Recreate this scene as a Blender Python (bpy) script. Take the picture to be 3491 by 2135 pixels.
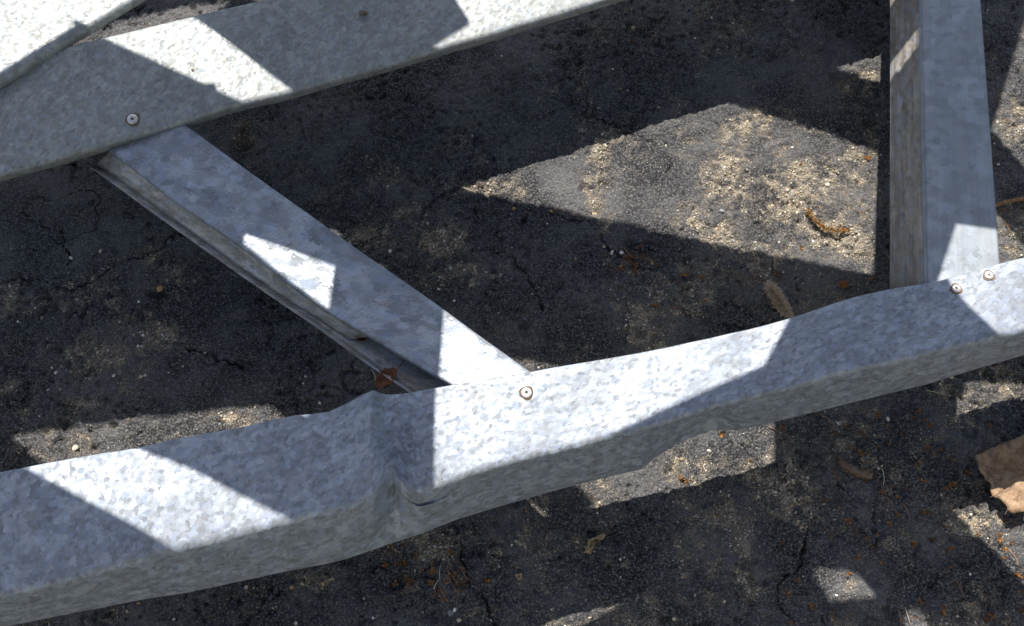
import bpy, bmesh, math, random
import numpy as np
from mathutils import Vector, Matrix

# ---------------------------------------------------------------- measurements (metres)
DATA = {
 'lower_rail': [[[-0.8021,0.1399,0.23],[-0.7552,0.0148,0.23],[-0.8194,0.0024,0.152]],[[-0.7878,0.1427,0.23],[-0.7421,0.0182,0.23],[-0.8049,0.0055,0.152]],[[-0.7735,0.1454,0.23],[-0.7289,0.0216,0.23],[-0.7904,0.0087,0.152]],[[-0.7591,0.1482,0.23],[-0.7156,0.0251,0.23],[-0.7758,0.0118,0.152]],[[-0.7447,0.151,0.23],[-0.7024,0.0285,0.23],[-0.7612,0.015,0.152]],[[-0.7303,0.1538,0.23],[-0.689,0.0319,0.23],[-0.7466,0.0182,0.152]],[[-0.7158,0.1566,0.23],[-0.6756,0.0354,0.23],[-0.7319,0.0214,0.152]],[[-0.7013,0.1594,0.23],[-0.6622,0.0389,0.23],[-0.7172,0.0246,0.152]],[[-0.6868,0.1622,0.23],[-0.6487,0.0424,0.23],[-0.7024,0.0278,0.152]],[[-0.6722,0.165,0.23],[-0.6352,0.0459,0.23],[-0.6876,0.031,0.152]],[[-0.6576,0.1679,0.23],[-0.6217,0.0494,0.23],[-0.6727,0.0342,0.152]],[[-0.6429,0.1707,0.23],[-0.608,0.0529,0.23],[-0.6578,0.0374,0.152]],[[-0.6282,0.1736,0.23],[-0.5944,0.0564,0.23],[-0.6429,0.0407,0.152]],[[-0.6135,0.1764,0.23],[-0.5807,0.06,0.23],[-0.6279,0.0439,0.152]],[[-0.5987,0.1793,0.23],[-0.5669,0.0635,0.23],[-0.6129,0.0472,0.152]],[[-0.5839,0.1821,0.23],[-0.5531,0.0671,0.23],[-0.5978,0.0505,0.152]],[[-0.569,0.185,0.23],[-0.5393,0.0707,0.23],[-0.5827,0.0538,0.152]],[[-0.5541,0.1879,0.23],[-0.5254,0.0743,0.23],[-0.5675,0.0571,0.152]],[[-0.5392,0.1908,0.23],[-0.5114,0.0779,0.23],[-0.5523,0.0604,0.152]],[[-0.5242,0.1937,0.23],[-0.4974,0.0815,0.23],[-0.5371,0.0637,0.152]],[[-0.5092,0.1966,0.23],[-0.4834,0.0851,0.23],[-0.5218,0.067,0.152]],[[-0.4942,0.1996,0.23],[-0.4693,0.0888,0.23],[-0.5064,0.0703,0.152]],[[-0.4791,0.2025,0.23],[-0.4552,0.0924,0.23],[-0.491,0.0737,0.152]],[[-0.464,0.2054,0.23],[-0.441,0.0961,0.23],[-0.4756,0.077,0.152]],[[-0.4488,0.2083,0.23],[-0.4267,0.0995,0.23],[-0.4601,0.0802,0.152]],[[-0.4336,0.2115,0.23],[-0.4123,0.1029,0.23],[-0.4445,0.0832,0.152]],[[-0.4184,0.2149,0.23],[-0.3979,0.1063,0.23],[-0.4289,0.0863,0.152]],[[-0.4032,0.2181,0.23],[-0.3836,0.11,0.23],[-0.4132,0.0894,0.152]],[[-0.3879,0.2211,0.23],[-0.3692,0.1142,0.23],[-0.3975,0.0925,0.152]],[[-0.3725,0.2241,0.23],[-0.3548,0.1184,0.23],[-0.3817,0.0955,0.152]],[[-0.357,0.2266,0.23],[-0.3403,0.1227,0.23],[-0.3659,0.0985,0.152]],[[-0.3415,0.2292,0.23],[-0.3258,0.127,0.23],[-0.35,0.1015,0.152]],[[-0.326,0.2326,0.23],[-0.3112,0.1313,0.23],[-0.3341,0.1041,0.152]],[[-0.3105,0.236,0.23],[-0.2966,0.1356,0.23],[-0.3181,0.1065,0.152]],[[-0.2949,0.2387,0.23],[-0.2818,0.1393,0.23],[-0.302,0.109,0.152]],[[-0.2792,0.2414,0.23],[-0.267,0.1429,0.23],[-0.286,0.1123,0.152]],[[-0.2635,0.2442,0.23],[-0.2521,0.1465,0.23],[-0.27,0.1157,0.152]],[[-0.2478,0.2471,0.23],[-0.2372,0.1505,0.23],[-0.2539,0.119,0.152]],[[-0.2322,0.2511,0.23],[-0.2222,0.1547,0.23],[-0.2378,0.1225,0.152]],[[-0.2165,0.2555,0.23],[-0.2072,0.1588,0.23],[-0.2217,0.126,0.152]],[[-0.2007,0.2593,0.23],[-0.1921,0.1628,0.23],[-0.2055,0.1293,0.152]],[[-0.1847,0.261,0.23],[-0.177,0.1666,0.23],[-0.1892,0.1322,0.152]],[[-0.1687,0.2631,0.23],[-0.1618,0.1704,0.23],[-0.1728,0.1352,0.152]],[[-0.153,0.2703,0.23],[-0.1465,0.1745,0.23],[-0.1565,0.1393,0.152]],[[-0.1504,0.2716,0.23],[-0.144,0.1752,0.23],[-0.1538,0.1402,0.152]],[[-0.1485,0.2726,0.23],[-0.1422,0.1758,0.23],[-0.1519,0.1408,0.152]],[[-0.1467,0.2735,0.23],[-0.1404,0.1763,0.23],[-0.15,0.1415,0.152]],[[-0.1449,0.2745,0.23],[-0.1386,0.1768,0.23],[-0.1481,0.1421,0.152]],[[-0.143,0.2754,0.23],[-0.1369,0.1773,0.23],[-0.1462,0.1427,0.152]],[[-0.1412,0.2763,0.23],[-0.1351,0.178,0.23],[-0.1443,0.1433,0.152]],[[-0.1393,0.277,0.23],[-0.1333,0.179,0.23],[-0.1424,0.144,0.152]],[[-0.1375,0.2776,0.23],[-0.1316,0.18,0.23],[-0.1405,0.1446,0.152]],[[-0.1372,0.2777,0.23],[-0.1313,0.1801,0.2299],[-0.1402,0.1447,0.152]],[[-0.1356,0.2783,0.23],[-0.1298,0.1809,0.2299],[-0.1386,0.1452,0.152]],[[-0.1337,0.2789,0.23],[-0.1281,0.1819,0.2298],[-0.1367,0.1459,0.152]],[[-0.1319,0.2796,0.23],[-0.1263,0.183,0.2297],[-0.1348,0.1465,0.152]],[[-0.13,0.2803,0.23],[-0.1246,0.184,0.2294],[-0.1329,0.1471,0.152]],[[-0.1281,0.2809,0.23],[-0.1229,0.1851,0.229],[-0.131,0.1477,0.152]],[[-0.1263,0.2813,0.23],[-0.1213,0.1869,0.2284],[-0.1291,0.1484,0.152]],[[-0.1244,0.2814,0.23],[-0.1197,0.1894,0.2276],[-0.1272,0.149,0.152]],[[-0.1225,0.2815,0.23],[-0.1181,0.1919,0.2265],[-0.1252,0.1496,0.152]],[[-0.1211,0.2816,0.23],[-0.117,0.1937,0.2256],[-0.1239,0.1501,0.152]],[[-0.1206,0.2816,0.23],[-0.1166,0.1945,0.2252],[-0.1233,0.1503,0.152]],[[-0.1187,0.2818,0.23],[-0.1151,0.1971,0.2237],[-0.1214,0.151,0.152]],[[-0.1168,0.2819,0.23],[-0.1135,0.1998,0.2221],[-0.1195,0.1516,0.152]],[[-0.1149,0.282,0.23],[-0.112,0.2019,0.2206],[-0.1176,0.1523,0.152]],[[-0.113,0.2821,0.23],[-0.1104,0.2041,0.2193],[-0.1157,0.153,0.152]],[[-0.1111,0.2822,0.23],[-0.1087,0.2061,0.2184],[-0.1138,0.1536,0.152]],[[-0.1092,0.2823,0.23],[-0.107,0.208,0.218],[-0.1118,0.1543,0.152]],[[-0.1073,0.2826,0.23],[-0.105,0.2066,0.2182],[-0.1099,0.155,0.152]],[[-0.1054,0.2828,0.23],[-0.103,0.2045,0.219],[-0.108,0.1556,0.152]],[[-0.1049,0.2829,0.23],[-0.1024,0.2039,0.2193],[-0.1075,0.1558,0.152]],[[-0.1035,0.283,0.23],[-0.1009,0.2024,0.2202],[-0.1061,0.1563,0.152]],[[-0.1016,0.2833,0.23],[-0.0988,0.2001,0.2216],[-0.1042,0.157,0.152]],[[-0.0997,0.2835,0.23],[-0.0967,0.1979,0.2232],[-0.1022,0.1577,0.152]],[[-0.0978,0.2837,0.23],[-0.0946,0.1966,0.2248],[-0.1003,0.1583,0.152]],[[-0.0959,0.2839,0.23],[-0.0926,0.1954,0.2262],[-0.0984,0.159,0.152]],[[-0.094,0.2842,0.23],[-0.0906,0.1943,0.2273],[-0.0965,0.1597,0.152]],[[-0.0921,0.2844,0.23],[-0.0886,0.1932,0.2282],[-0.0945,0.1604,0.152]],[[-0.0902,0.2846,0.23],[-0.0867,0.1922,0.2289],[-0.0926,0.161,0.152]],[[-0.0886,0.2848,0.23],[-0.0851,0.1913,0.2293],[-0.091,0.1616,0.152]],[[-0.0883,0.2849,0.23],[-0.0848,0.1912,0.2293],[-0.0907,0.1617,0.152]],[[-0.0864,0.2851,0.23],[-0.0829,0.1912,0.2296],[-0.0888,0.1624,0.152]],[[-0.0846,0.2853,0.23],[-0.0811,0.1916,0.2298],[-0.0868,0.1631,0.152]],[[-0.0827,0.2856,0.23],[-0.0793,0.192,0.2299],[-0.0849,0.1637,0.152]],[[-0.0808,0.2858,0.23],[-0.0775,0.1924,0.2299],[-0.083,0.1645,0.152]],[[-0.0789,0.286,0.23],[-0.0756,0.1928,0.23],[-0.081,0.1653,0.152]],[[-0.0723,0.2868,0.23],[-0.0694,0.1943,0.23],[-0.0744,0.168,0.152]],[[-0.0561,0.2892,0.23],[-0.0538,0.1989,0.23],[-0.0577,0.1747,0.152]],[[-0.0397,0.2918,0.23],[-0.0382,0.2036,0.23],[-0.041,0.1804,0.152]],[[-0.0234,0.2943,0.23],[-0.0225,0.2081,0.23],[-0.0241,0.1855,0.152]],[[-0.007,0.2969,0.23],[-0.0067,0.2126,0.23],[-0.0072,0.1906,0.152]],[[0.0095,0.2995,0.23],[0.0091,0.2172,0.23],[0.0098,0.1955,0.152]],[[0.0259,0.3025,0.23],[0.025,0.2213,0.23],[0.0268,0.2004,0.152]],[[0.0424,0.3057,0.23],[0.041,0.2253,0.23],[0.044,0.2052,0.152]],[[0.059,0.3089,0.23],[0.057,0.2294,0.23],[0.0612,0.2098,0.152]],[[0.0756,0.3122,0.23],[0.0731,0.2335,0.23],[0.0784,0.2144,0.152]],[[0.0923,0.3157,0.23],[0.0892,0.2378,0.23],[0.0957,0.2187,0.152]],[[0.109,0.3191,0.23],[0.1054,0.2422,0.23],[0.1131,0.2226,0.152]],[[0.1146,0.3202,0.23],[0.1108,0.2436,0.23],[0.1189,0.2238,0.152]],[[0.1213,0.3216,0.23],[0.1173,0.2454,0.23],[0.1259,0.2253,0.152]],[[0.1258,0.3226,0.23],[0.1217,0.2465,0.23],[0.1306,0.228,0.152]],[[0.128,0.323,0.23],[0.1238,0.2471,0.23],[0.133,0.2294,0.152]],[[0.1347,0.3244,0.23],[0.1304,0.249,0.23],[0.1402,0.2349,0.152]],[[0.1415,0.3258,0.23],[0.1369,0.2511,0.23],[0.1474,0.2399,0.152]],[[0.1426,0.326,0.23],[0.138,0.2514,0.23],[0.1486,0.2405,0.152]],[[0.1482,0.3272,0.23],[0.1435,0.2531,0.23],[0.1546,0.2438,0.152]],[[0.155,0.3286,0.23],[0.1501,0.2552,0.23],[0.1618,0.2477,0.152]],[[0.1595,0.3296,0.23],[0.1545,0.2566,0.23],[0.1666,0.2503,0.152]],[[0.1617,0.3301,0.23],[0.1567,0.2573,0.23],[0.169,0.2516,0.152]],[[0.1685,0.3316,0.23],[0.1633,0.2594,0.23],[0.1762,0.255,0.152]],[[0.1753,0.333,0.23],[0.1699,0.2615,0.23],[0.1834,0.2578,0.152]],[[0.1764,0.3333,0.23],[0.171,0.2618,0.23],[0.1846,0.2582,0.152]],[[0.1821,0.3345,0.23],[0.1765,0.2636,0.23],[0.1906,0.2605,0.152]],[[0.1889,0.336,0.23],[0.1832,0.2657,0.23],[0.1978,0.2627,0.152]],[[0.1934,0.3372,0.23],[0.1876,0.2672,0.23],[0.2025,0.2635,0.152]],[[0.1957,0.3378,0.23],[0.1898,0.2679,0.23],[0.2048,0.2637,0.152]],[[0.2025,0.3397,0.23],[0.1965,0.27,0.23],[0.2119,0.2639,0.152]],[[0.2094,0.3415,0.23],[0.2032,0.2719,0.23],[0.2189,0.2645,0.152]],[[0.2105,0.3418,0.23],[0.2043,0.2722,0.23],[0.2201,0.2647,0.152]],[[0.2162,0.3433,0.23],[0.2098,0.2735,0.23],[0.226,0.2657,0.152]],[[0.2231,0.3452,0.23],[0.2165,0.275,0.23],[0.2332,0.267,0.152]],[[0.2277,0.3464,0.23],[0.2209,0.276,0.23],[0.2379,0.2681,0.152]],[[0.23,0.347,0.23],[0.2231,0.2765,0.23],[0.2403,0.2687,0.152]],[[0.2369,0.3489,0.23],[0.2298,0.2781,0.23],[0.2475,0.2704,0.152]],[[0.2438,0.3507,0.23],[0.2364,0.2796,0.23],[0.2547,0.2721,0.152]],[[0.245,0.351,0.23],[0.2376,0.2799,0.23],[0.2559,0.2724,0.152]],[[0.2623,0.3555,0.23],[0.2543,0.2837,0.23],[0.274,0.2769,0.152]],[[0.2797,0.3605,0.23],[0.2712,0.2887,0.23],[0.2921,0.2814,0.152]],[[0.2973,0.3666,0.23],[0.2882,0.2937,0.23],[0.3103,0.286,0.152]],[[0.3151,0.3726,0.23],[0.3053,0.2987,0.23],[0.3286,0.2906,0.152]],[[0.3328,0.378,0.23],[0.3223,0.3029,0.23],[0.3469,0.2952,0.152]],[[0.3504,0.3823,0.23],[0.3393,0.3068,0.23],[0.3653,0.2998,0.152]],[[0.3681,0.3868,0.23],[0.3564,0.3108,0.23],[0.3837,0.3044,0.152]],[[0.3857,0.3901,0.23],[0.3736,0.3148,0.23],[0.4023,0.309,0.152]],[[0.4034,0.3936,0.23],[0.3908,0.319,0.23],[0.4209,0.3136,0.152]],[[0.4213,0.3979,0.23],[0.4082,0.3232,0.23],[0.4398,0.3195,0.152]],[[0.4394,0.4031,0.23],[0.4255,0.3273,0.23],[0.4588,0.3256,0.152]],[[0.4575,0.4083,0.23],[0.4429,0.3312,0.23],[0.4778,0.3314,0.152]],[[0.4758,0.4136,0.23],[0.4603,0.335,0.23],[0.4969,0.3369,0.152]],[[0.4939,0.4179,0.23],[0.4778,0.3389,0.23],[0.516,0.3424,0.152]],[[0.5122,0.4225,0.23],[0.4954,0.3431,0.23],[0.5352,0.3479,0.152]],[[0.5306,0.4275,0.23],[0.5131,0.3474,0.23],[0.5545,0.3532,0.152]],[[0.5491,0.4324,0.23],[0.5309,0.3518,0.23],[0.5738,0.3586,0.152]],[[0.5676,0.4374,0.23],[0.5487,0.3562,0.23],[0.5933,0.364,0.152]],[[0.5862,0.4424,0.23],[0.5666,0.3607,0.23],[0.6128,0.3695,0.152]],[[0.6049,0.4475,0.23],[0.5846,0.3651,0.23],[0.6324,0.3749,0.152]],[[0.6237,0.4525,0.23],[0.6026,0.3695,0.23],[0.6521,0.3804,0.152]],[[0.6426,0.4576,0.23],[0.6207,0.374,0.23],[0.6718,0.3859,0.152]],[[0.6615,0.4626,0.23],[0.6389,0.3785,0.23],[0.6917,0.3914,0.152]],[[0.6805,0.4678,0.23],[0.6572,0.383,0.23],[0.7116,0.397,0.152]],[[0.6996,0.4729,0.23],[0.6755,0.3876,0.23],[0.7316,0.4025,0.152]],[[0.7188,0.478,0.23],[0.6939,0.3921,0.23],[0.7517,0.4081,0.152]],[[0.738,0.4832,0.23],[0.7123,0.3967,0.23],[0.7719,0.4137,0.152]],[[0.7573,0.4884,0.23],[0.7308,0.4013,0.23],[0.7922,0.4193,0.152]],[[0.7768,0.4936,0.23],[0.7494,0.4059,0.23],[0.8126,0.425,0.152]],[[0.7962,0.4989,0.23],[0.7681,0.4105,0.23],[0.833,0.4307,0.152]],[[0.8158,0.5041,0.23],[0.7869,0.4151,0.23],[0.8536,0.4364,0.152]],[[0.8355,0.5094,0.23],[0.8057,0.4198,0.23],[0.8742,0.4421,0.152]],[[0.8552,0.5147,0.23],[0.8246,0.4245,0.23],[0.895,0.4479,0.152]],[[0.875,0.52,0.23],[0.8435,0.4291,0.23],[0.9158,0.4537,0.152]],[[0.8949,0.5254,0.23],[0.8625,0.4339,0.23],[0.9367,0.4595,0.152]],[[0.9149,0.5307,0.23],[0.8817,0.4386,0.23],[0.9577,0.4653,0.152]],[[0.935,0.5361,0.23],[0.9008,0.4433,0.23],[0.9788,0.4712,0.152]],[[0.9552,0.5416,0.23],[0.9201,0.4481,0.23],[1.0,0.4771,0.152]]],
 'dent_a': [[-0.1273,0.2804,0.23],[-0.1278,0.2467,0.23],[-0.1052,0.2054,0.23]],
 'dent_b': [[0.1336,0.2201,0.2],[0.1869,0.2683,0.2],[0.1879,0.2496,0.2]],
 'upper_rail': [[[-0.7338,0.6395,0.186],[-0.7105,0.5027,0.165]],[[-0.7127,0.6464,0.186],[-0.6901,0.5095,0.165]],[[-0.6915,0.6533,0.186],[-0.6696,0.5164,0.165]],[[-0.6702,0.6603,0.186],[-0.649,0.5234,0.165]],[[-0.6488,0.6673,0.186],[-0.6283,0.5303,0.165]],[[-0.6273,0.6743,0.186],[-0.6075,0.5373,0.165]],[[-0.6056,0.6812,0.186],[-0.5866,0.5444,0.165]],[[-0.5838,0.6879,0.186],[-0.5656,0.5514,0.165]],[[-0.5619,0.6946,0.186],[-0.5446,0.5592,0.165]],[[-0.5398,0.7013,0.186],[-0.5235,0.5672,0.165]],[[-0.5177,0.708,0.186],[-0.5022,0.5746,0.165]],[[-0.4954,0.7147,0.186],[-0.4808,0.5822,0.165]],[[-0.473,0.7213,0.186],[-0.4593,0.5897,0.165]],[[-0.4505,0.7281,0.186],[-0.4376,0.5975,0.165]],[[-0.428,0.7352,0.186],[-0.4159,0.6053,0.165]],[[-0.4053,0.7424,0.186],[-0.394,0.6136,0.165]],[[-0.3825,0.7495,0.186],[-0.3721,0.622,0.165]],[[-0.3597,0.7567,0.186],[-0.35,0.6305,0.165]],[[-0.3366,0.7639,0.186],[-0.3278,0.639,0.165]],[[-0.3135,0.7707,0.186],[-0.3054,0.6468,0.165]],[[-0.2902,0.7774,0.186],[-0.2827,0.6535,0.165]],[[-0.2668,0.7845,0.186],[-0.2599,0.6603,0.165]],[[-0.2433,0.7916,0.186],[-0.2371,0.6681,0.165]],[[-0.2197,0.7988,0.186],[-0.2142,0.6762,0.165]],[[-0.196,0.806,0.186],[-0.1911,0.6843,0.165]],[[-0.1722,0.8132,0.186],[-0.168,0.6924,0.165]],[[-0.1482,0.8205,0.186],[-0.1446,0.7005,0.165]],[[-0.1241,0.8278,0.186],[-0.1212,0.7087,0.165]],[[-0.0999,0.8352,0.186],[-0.0976,0.7171,0.165]],[[-0.0756,0.8426,0.186],[-0.0739,0.726,0.165]],[[-0.0512,0.8502,0.186],[-0.0501,0.7349,0.165]],[[-0.0266,0.8578,0.186],[-0.0261,0.7438,0.165]],[[-0.0019,0.8654,0.186],[-0.0019,0.7524,0.165]],[[0.0229,0.8731,0.186],[0.0224,0.761,0.165]],[[0.0478,0.8808,0.186],[0.0468,0.7699,0.165]],[[0.0729,0.8885,0.186],[0.0715,0.7799,0.165]],[[0.0981,0.8963,0.186],[0.0962,0.79,0.165]],[[0.1234,0.9042,0.186],[0.1212,0.7993,0.165]],[[0.1489,0.912,0.186],[0.1462,0.8079,0.165]],[[0.1745,0.92,0.186],[0.1714,0.8167,0.165]],[[0.2002,0.9279,0.186],[0.1967,0.8255,0.165]],[[0.2261,0.9359,0.186],[0.2222,0.8343,0.165]],[[0.2521,0.944,0.186],[0.2479,0.8432,0.165]],[[0.2783,0.9521,0.186],[0.2737,0.8521,0.165]],[[0.3046,0.9602,0.186],[0.2996,0.8611,0.165]],[[0.331,0.9684,0.186],[0.3258,0.8707,0.165]],[[0.3576,0.9766,0.186],[0.3522,0.8805,0.165]],[[0.3843,0.9848,0.186],[0.3787,0.8904,0.165]],[[0.4111,0.9931,0.186],[0.4054,0.9003,0.165]],[[0.4381,1.0015,0.186],[0.4322,0.9103,0.165]],[[0.4653,1.0099,0.186],[0.4593,0.9204,0.165]],[[0.4926,1.0183,0.186],[0.4865,0.9305,0.165]],[[0.52,1.0268,0.186],[0.5139,0.9407,0.165]],[[0.5476,1.0354,0.186],[0.5415,0.951,0.165]],[[0.5753,1.0439,0.186],[0.5693,0.9613,0.165]],[[0.6032,1.0526,0.186],[0.5972,0.9717,0.165]],[[0.6313,1.0612,0.186],[0.6254,0.9822,0.165]],[[0.6595,1.07,0.186],[0.6537,0.9927,0.165]]],
 'brace': [[[-0.4558,0.5949,0.156],[-0.3942,0.6409,0.156],[-0.483,0.5853,0.126]],[[-0.4309,0.5745,0.1592],[-0.3678,0.6201,0.1592],[-0.4587,0.5665,0.1292]],[[-0.4064,0.5544,0.1623],[-0.3422,0.5991,0.1623],[-0.4347,0.548,0.1323]],[[-0.3825,0.5347,0.1655],[-0.317,0.5785,0.1655],[-0.4113,0.5297,0.1355]],[[-0.3588,0.5156,0.1687],[-0.2923,0.5583,0.1687],[-0.388,0.512,0.1387]],[[-0.3351,0.4979,0.1718],[-0.2681,0.5386,0.1718],[-0.3652,0.4947,0.1418]],[[-0.3118,0.4804,0.175],[-0.2443,0.5192,0.175],[-0.3428,0.4776,0.145]],[[-0.2889,0.4633,0.1782],[-0.221,0.5002,0.1782],[-0.3207,0.4608,0.1482]],[[-0.2669,0.4456,0.1814],[-0.1981,0.4815,0.1814],[-0.299,0.4442,0.1514]],[[-0.2455,0.4278,0.1845],[-0.1756,0.4633,0.1845],[-0.2775,0.4283,0.1545]],[[-0.2246,0.4103,0.1877],[-0.1534,0.4455,0.1877],[-0.2564,0.4127,0.1577]],[[-0.2035,0.3939,0.1909],[-0.1316,0.4281,0.1909],[-0.2356,0.3973,0.1609]],[[-0.1829,0.3778,0.194],[-0.1103,0.411,0.194],[-0.2151,0.3822,0.164]],[[-0.1617,0.3637,0.1972],[-0.0893,0.3942,0.1972],[-0.195,0.3673,0.1672]],[[-0.1408,0.35,0.2004],[-0.0689,0.3776,0.2004],[-0.1756,0.3522,0.1704]],[[-0.1203,0.3363,0.2035],[-0.0489,0.361,0.2035],[-0.1565,0.3372,0.1735]],[[-0.1002,0.3228,0.2067],[-0.0294,0.3448,0.2067],[-0.1375,0.3229,0.1767]],[[-0.0804,0.3095,0.2099],[-0.0102,0.3288,0.2099],[-0.1186,0.3091,0.1799]],[[-0.0609,0.2965,0.2131],[0.0086,0.3131,0.2131],[-0.1001,0.2955,0.1831]],[[-0.042,0.2833,0.2162],[0.0271,0.2978,0.2162],[-0.082,0.282,0.1862]],[[-0.0234,0.2703,0.2194],[0.0452,0.2827,0.2194],[-0.0642,0.2687,0.1894]],[[-0.0051,0.2576,0.2226],[0.0629,0.2678,0.2226],[-0.0466,0.2557,0.1926]],[[0.0129,0.2457,0.2235],[0.0805,0.2539,0.2235],[-0.0295,0.2434,0.1935]],[[0.0307,0.2341,0.2235],[0.098,0.2405,0.2235],[-0.0126,0.2316,0.1935]]],
 'post': [[[0.4048,0.3738,0.2195],[0.4772,0.3738,0.2195],[0.396,0.4007,0.1575]],[[0.4096,0.406,0.2195],[0.4816,0.406,0.2195],[0.4013,0.4353,0.1575]],[[0.4169,0.4416,0.2147],[0.4887,0.4416,0.2147],[0.4089,0.4733,0.1527]],[[0.4254,0.4797,0.2077],[0.4972,0.4797,0.2077],[0.4176,0.5138,0.1457]],[[0.4342,0.5194,0.2006],[0.506,0.5194,0.2006],[0.4267,0.556,0.1386]],[[0.4433,0.5608,0.1932],[0.5151,0.5608,0.1932],[0.4362,0.6,0.1312]],[[0.4529,0.604,0.1856],[0.5246,0.604,0.1856],[0.446,0.6459,0.1236]],[[0.4628,0.6492,0.1778],[0.5344,0.6492,0.1778],[0.4562,0.6938,0.1158]],[[0.4731,0.6965,0.1698],[0.5446,0.6965,0.1698],[0.4668,0.7439,0.1078]],[[0.4838,0.7459,0.1616],[0.5553,0.7459,0.1616],[0.4778,0.7963,0.0996]],[[0.495,0.7977,0.153],[0.5663,0.7977,0.153],[0.4893,0.8511,0.091]],[[0.5067,0.8519,0.1443],[0.5778,0.8519,0.1443],[0.5013,0.9084,0.0823]],[[0.5188,0.9088,0.1352],[0.5898,0.9088,0.1352],[0.5139,0.9684,0.0732]],[[0.5315,0.9685,0.1259],[0.6024,0.9685,0.1259],[0.5269,1.0314,0.0639]],[[0.5448,1.0311,0.1162],[0.6154,1.0311,0.1162],[0.5406,1.0974,0.0542]],[[0.5587,1.0969,0.1062],[0.6291,1.0969,0.1062],[0.5549,1.1668,0.0442]],[[0.5732,1.1662,0.0959],[0.6433,1.1662,0.0959],[0.5698,1.2396,0.0339]],[[0.5884,1.239,0.0853],[0.6582,1.239,0.0853],[0.5855,1.3163,0.0233]],[[0.6043,1.3158,0.0742],[0.6738,1.3158,0.0742],[0.6019,1.3969,0.0122]],[[0.621,1.3967,0.0628],[0.6902,1.3967,0.0628],[0.6191,1.4819,0.0008]]],
 'screws': [[-0.4255,0.6221,0.17],[0.0134,0.2795,0.23],[0.4313,0.3869,0.23],[0.4649,0.4004,0.23]],
 'corner': [[[-0.7525,0.5002,0.195],[-0.6506,0.5873,0.195],[-0.5698,0.6578,0.195],[-0.4402,0.7697,0.195],[-0.2995,0.8911,0.195]],[[-0.8565,0.635,0.195],[-0.7528,0.7317,0.195],[-0.6704,0.8101,0.195],[-0.5376,0.935,0.195],[-0.3928,1.0713,0.195]]],
 'cracks': {'a': [[-0.6715,0.5128],[-0.6322,0.4988],[-0.6008,0.5048],[-0.5663,0.4948],[-0.5403,0.4908],[-0.514,0.5068],[-0.4915,0.5249],[-0.4672,0.533],[-0.4433,0.5453],[-0.4278,0.566],[-0.4024,0.5702]],'b': [[-0.5711,0.5702],[-0.5591,0.5453],[-0.5496,0.5229],[-0.5438,0.5008]],'c': [[0.096,0.8231],[0.0986,0.775],[0.0958,0.7467],[0.123,0.7421],[0.1457,0.7236],[0.1648,0.7167],[0.191,0.7007],[0.21,0.6962],[0.238,0.7098]],'d': [[0.1255,0.7053],[0.1184,0.6693],[0.1114,0.6341],[0.0992,0.6082],[0.1059,0.5828],[0.1213,0.5494],[0.1516,0.529],[0.1872,0.5128]],'e': [[-0.0702,0.6341],[-0.0323,0.632],[-0.0021,0.6125],[0.0391,0.5997],[0.08,0.5891],[0.1058,0.5807]],'f': [[0.2023,0.6962],[0.2064,0.6693],[0.1858,0.6125],[0.2092,0.6255]],'h': [[-0.2431,0.5249],[-0.1723,0.566],[-0.1291,0.5955],[-0.0702,0.6341]],'i': [[-0.057,0.1825],[-0.0532,0.1572],[-0.0432,0.1353],[-0.0271,0.1169],[-0.0174,0.0927]],'j': [[0.33,0.189],[0.3133,0.1572],[0.292,0.1384],[0.2897,0.1169],[0.3034,0.0987]],'k': [[0.3244,0.5371],[0.3259,0.5168],[0.3537,0.5048],[0.355,0.4849]],'l': [[-0.4122,0.4267],[-0.3889,0.4116],[-0.345,0.3966],[-0.3197,0.3892]],'m': [[0.3013,0.2855],[0.3024,0.265],[0.3169,0.2448],[0.3328,0.2117],[0.33,0.189]],'n': [[0.3675,0.2515],[0.3904,0.2248],[0.4102,0.2248],[0.4007,0.1825]],'o': [[-0.0204,0.5453],[-0.002,0.533],[0.0162,0.5128],[0.0305,0.4928],[0.0374,0.4613]],'p': [[0.1377,0.5453],[0.1514,0.5249],[0.1688,0.5088],[0.1756,0.5008],[0.1878,0.5229]]},
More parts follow.
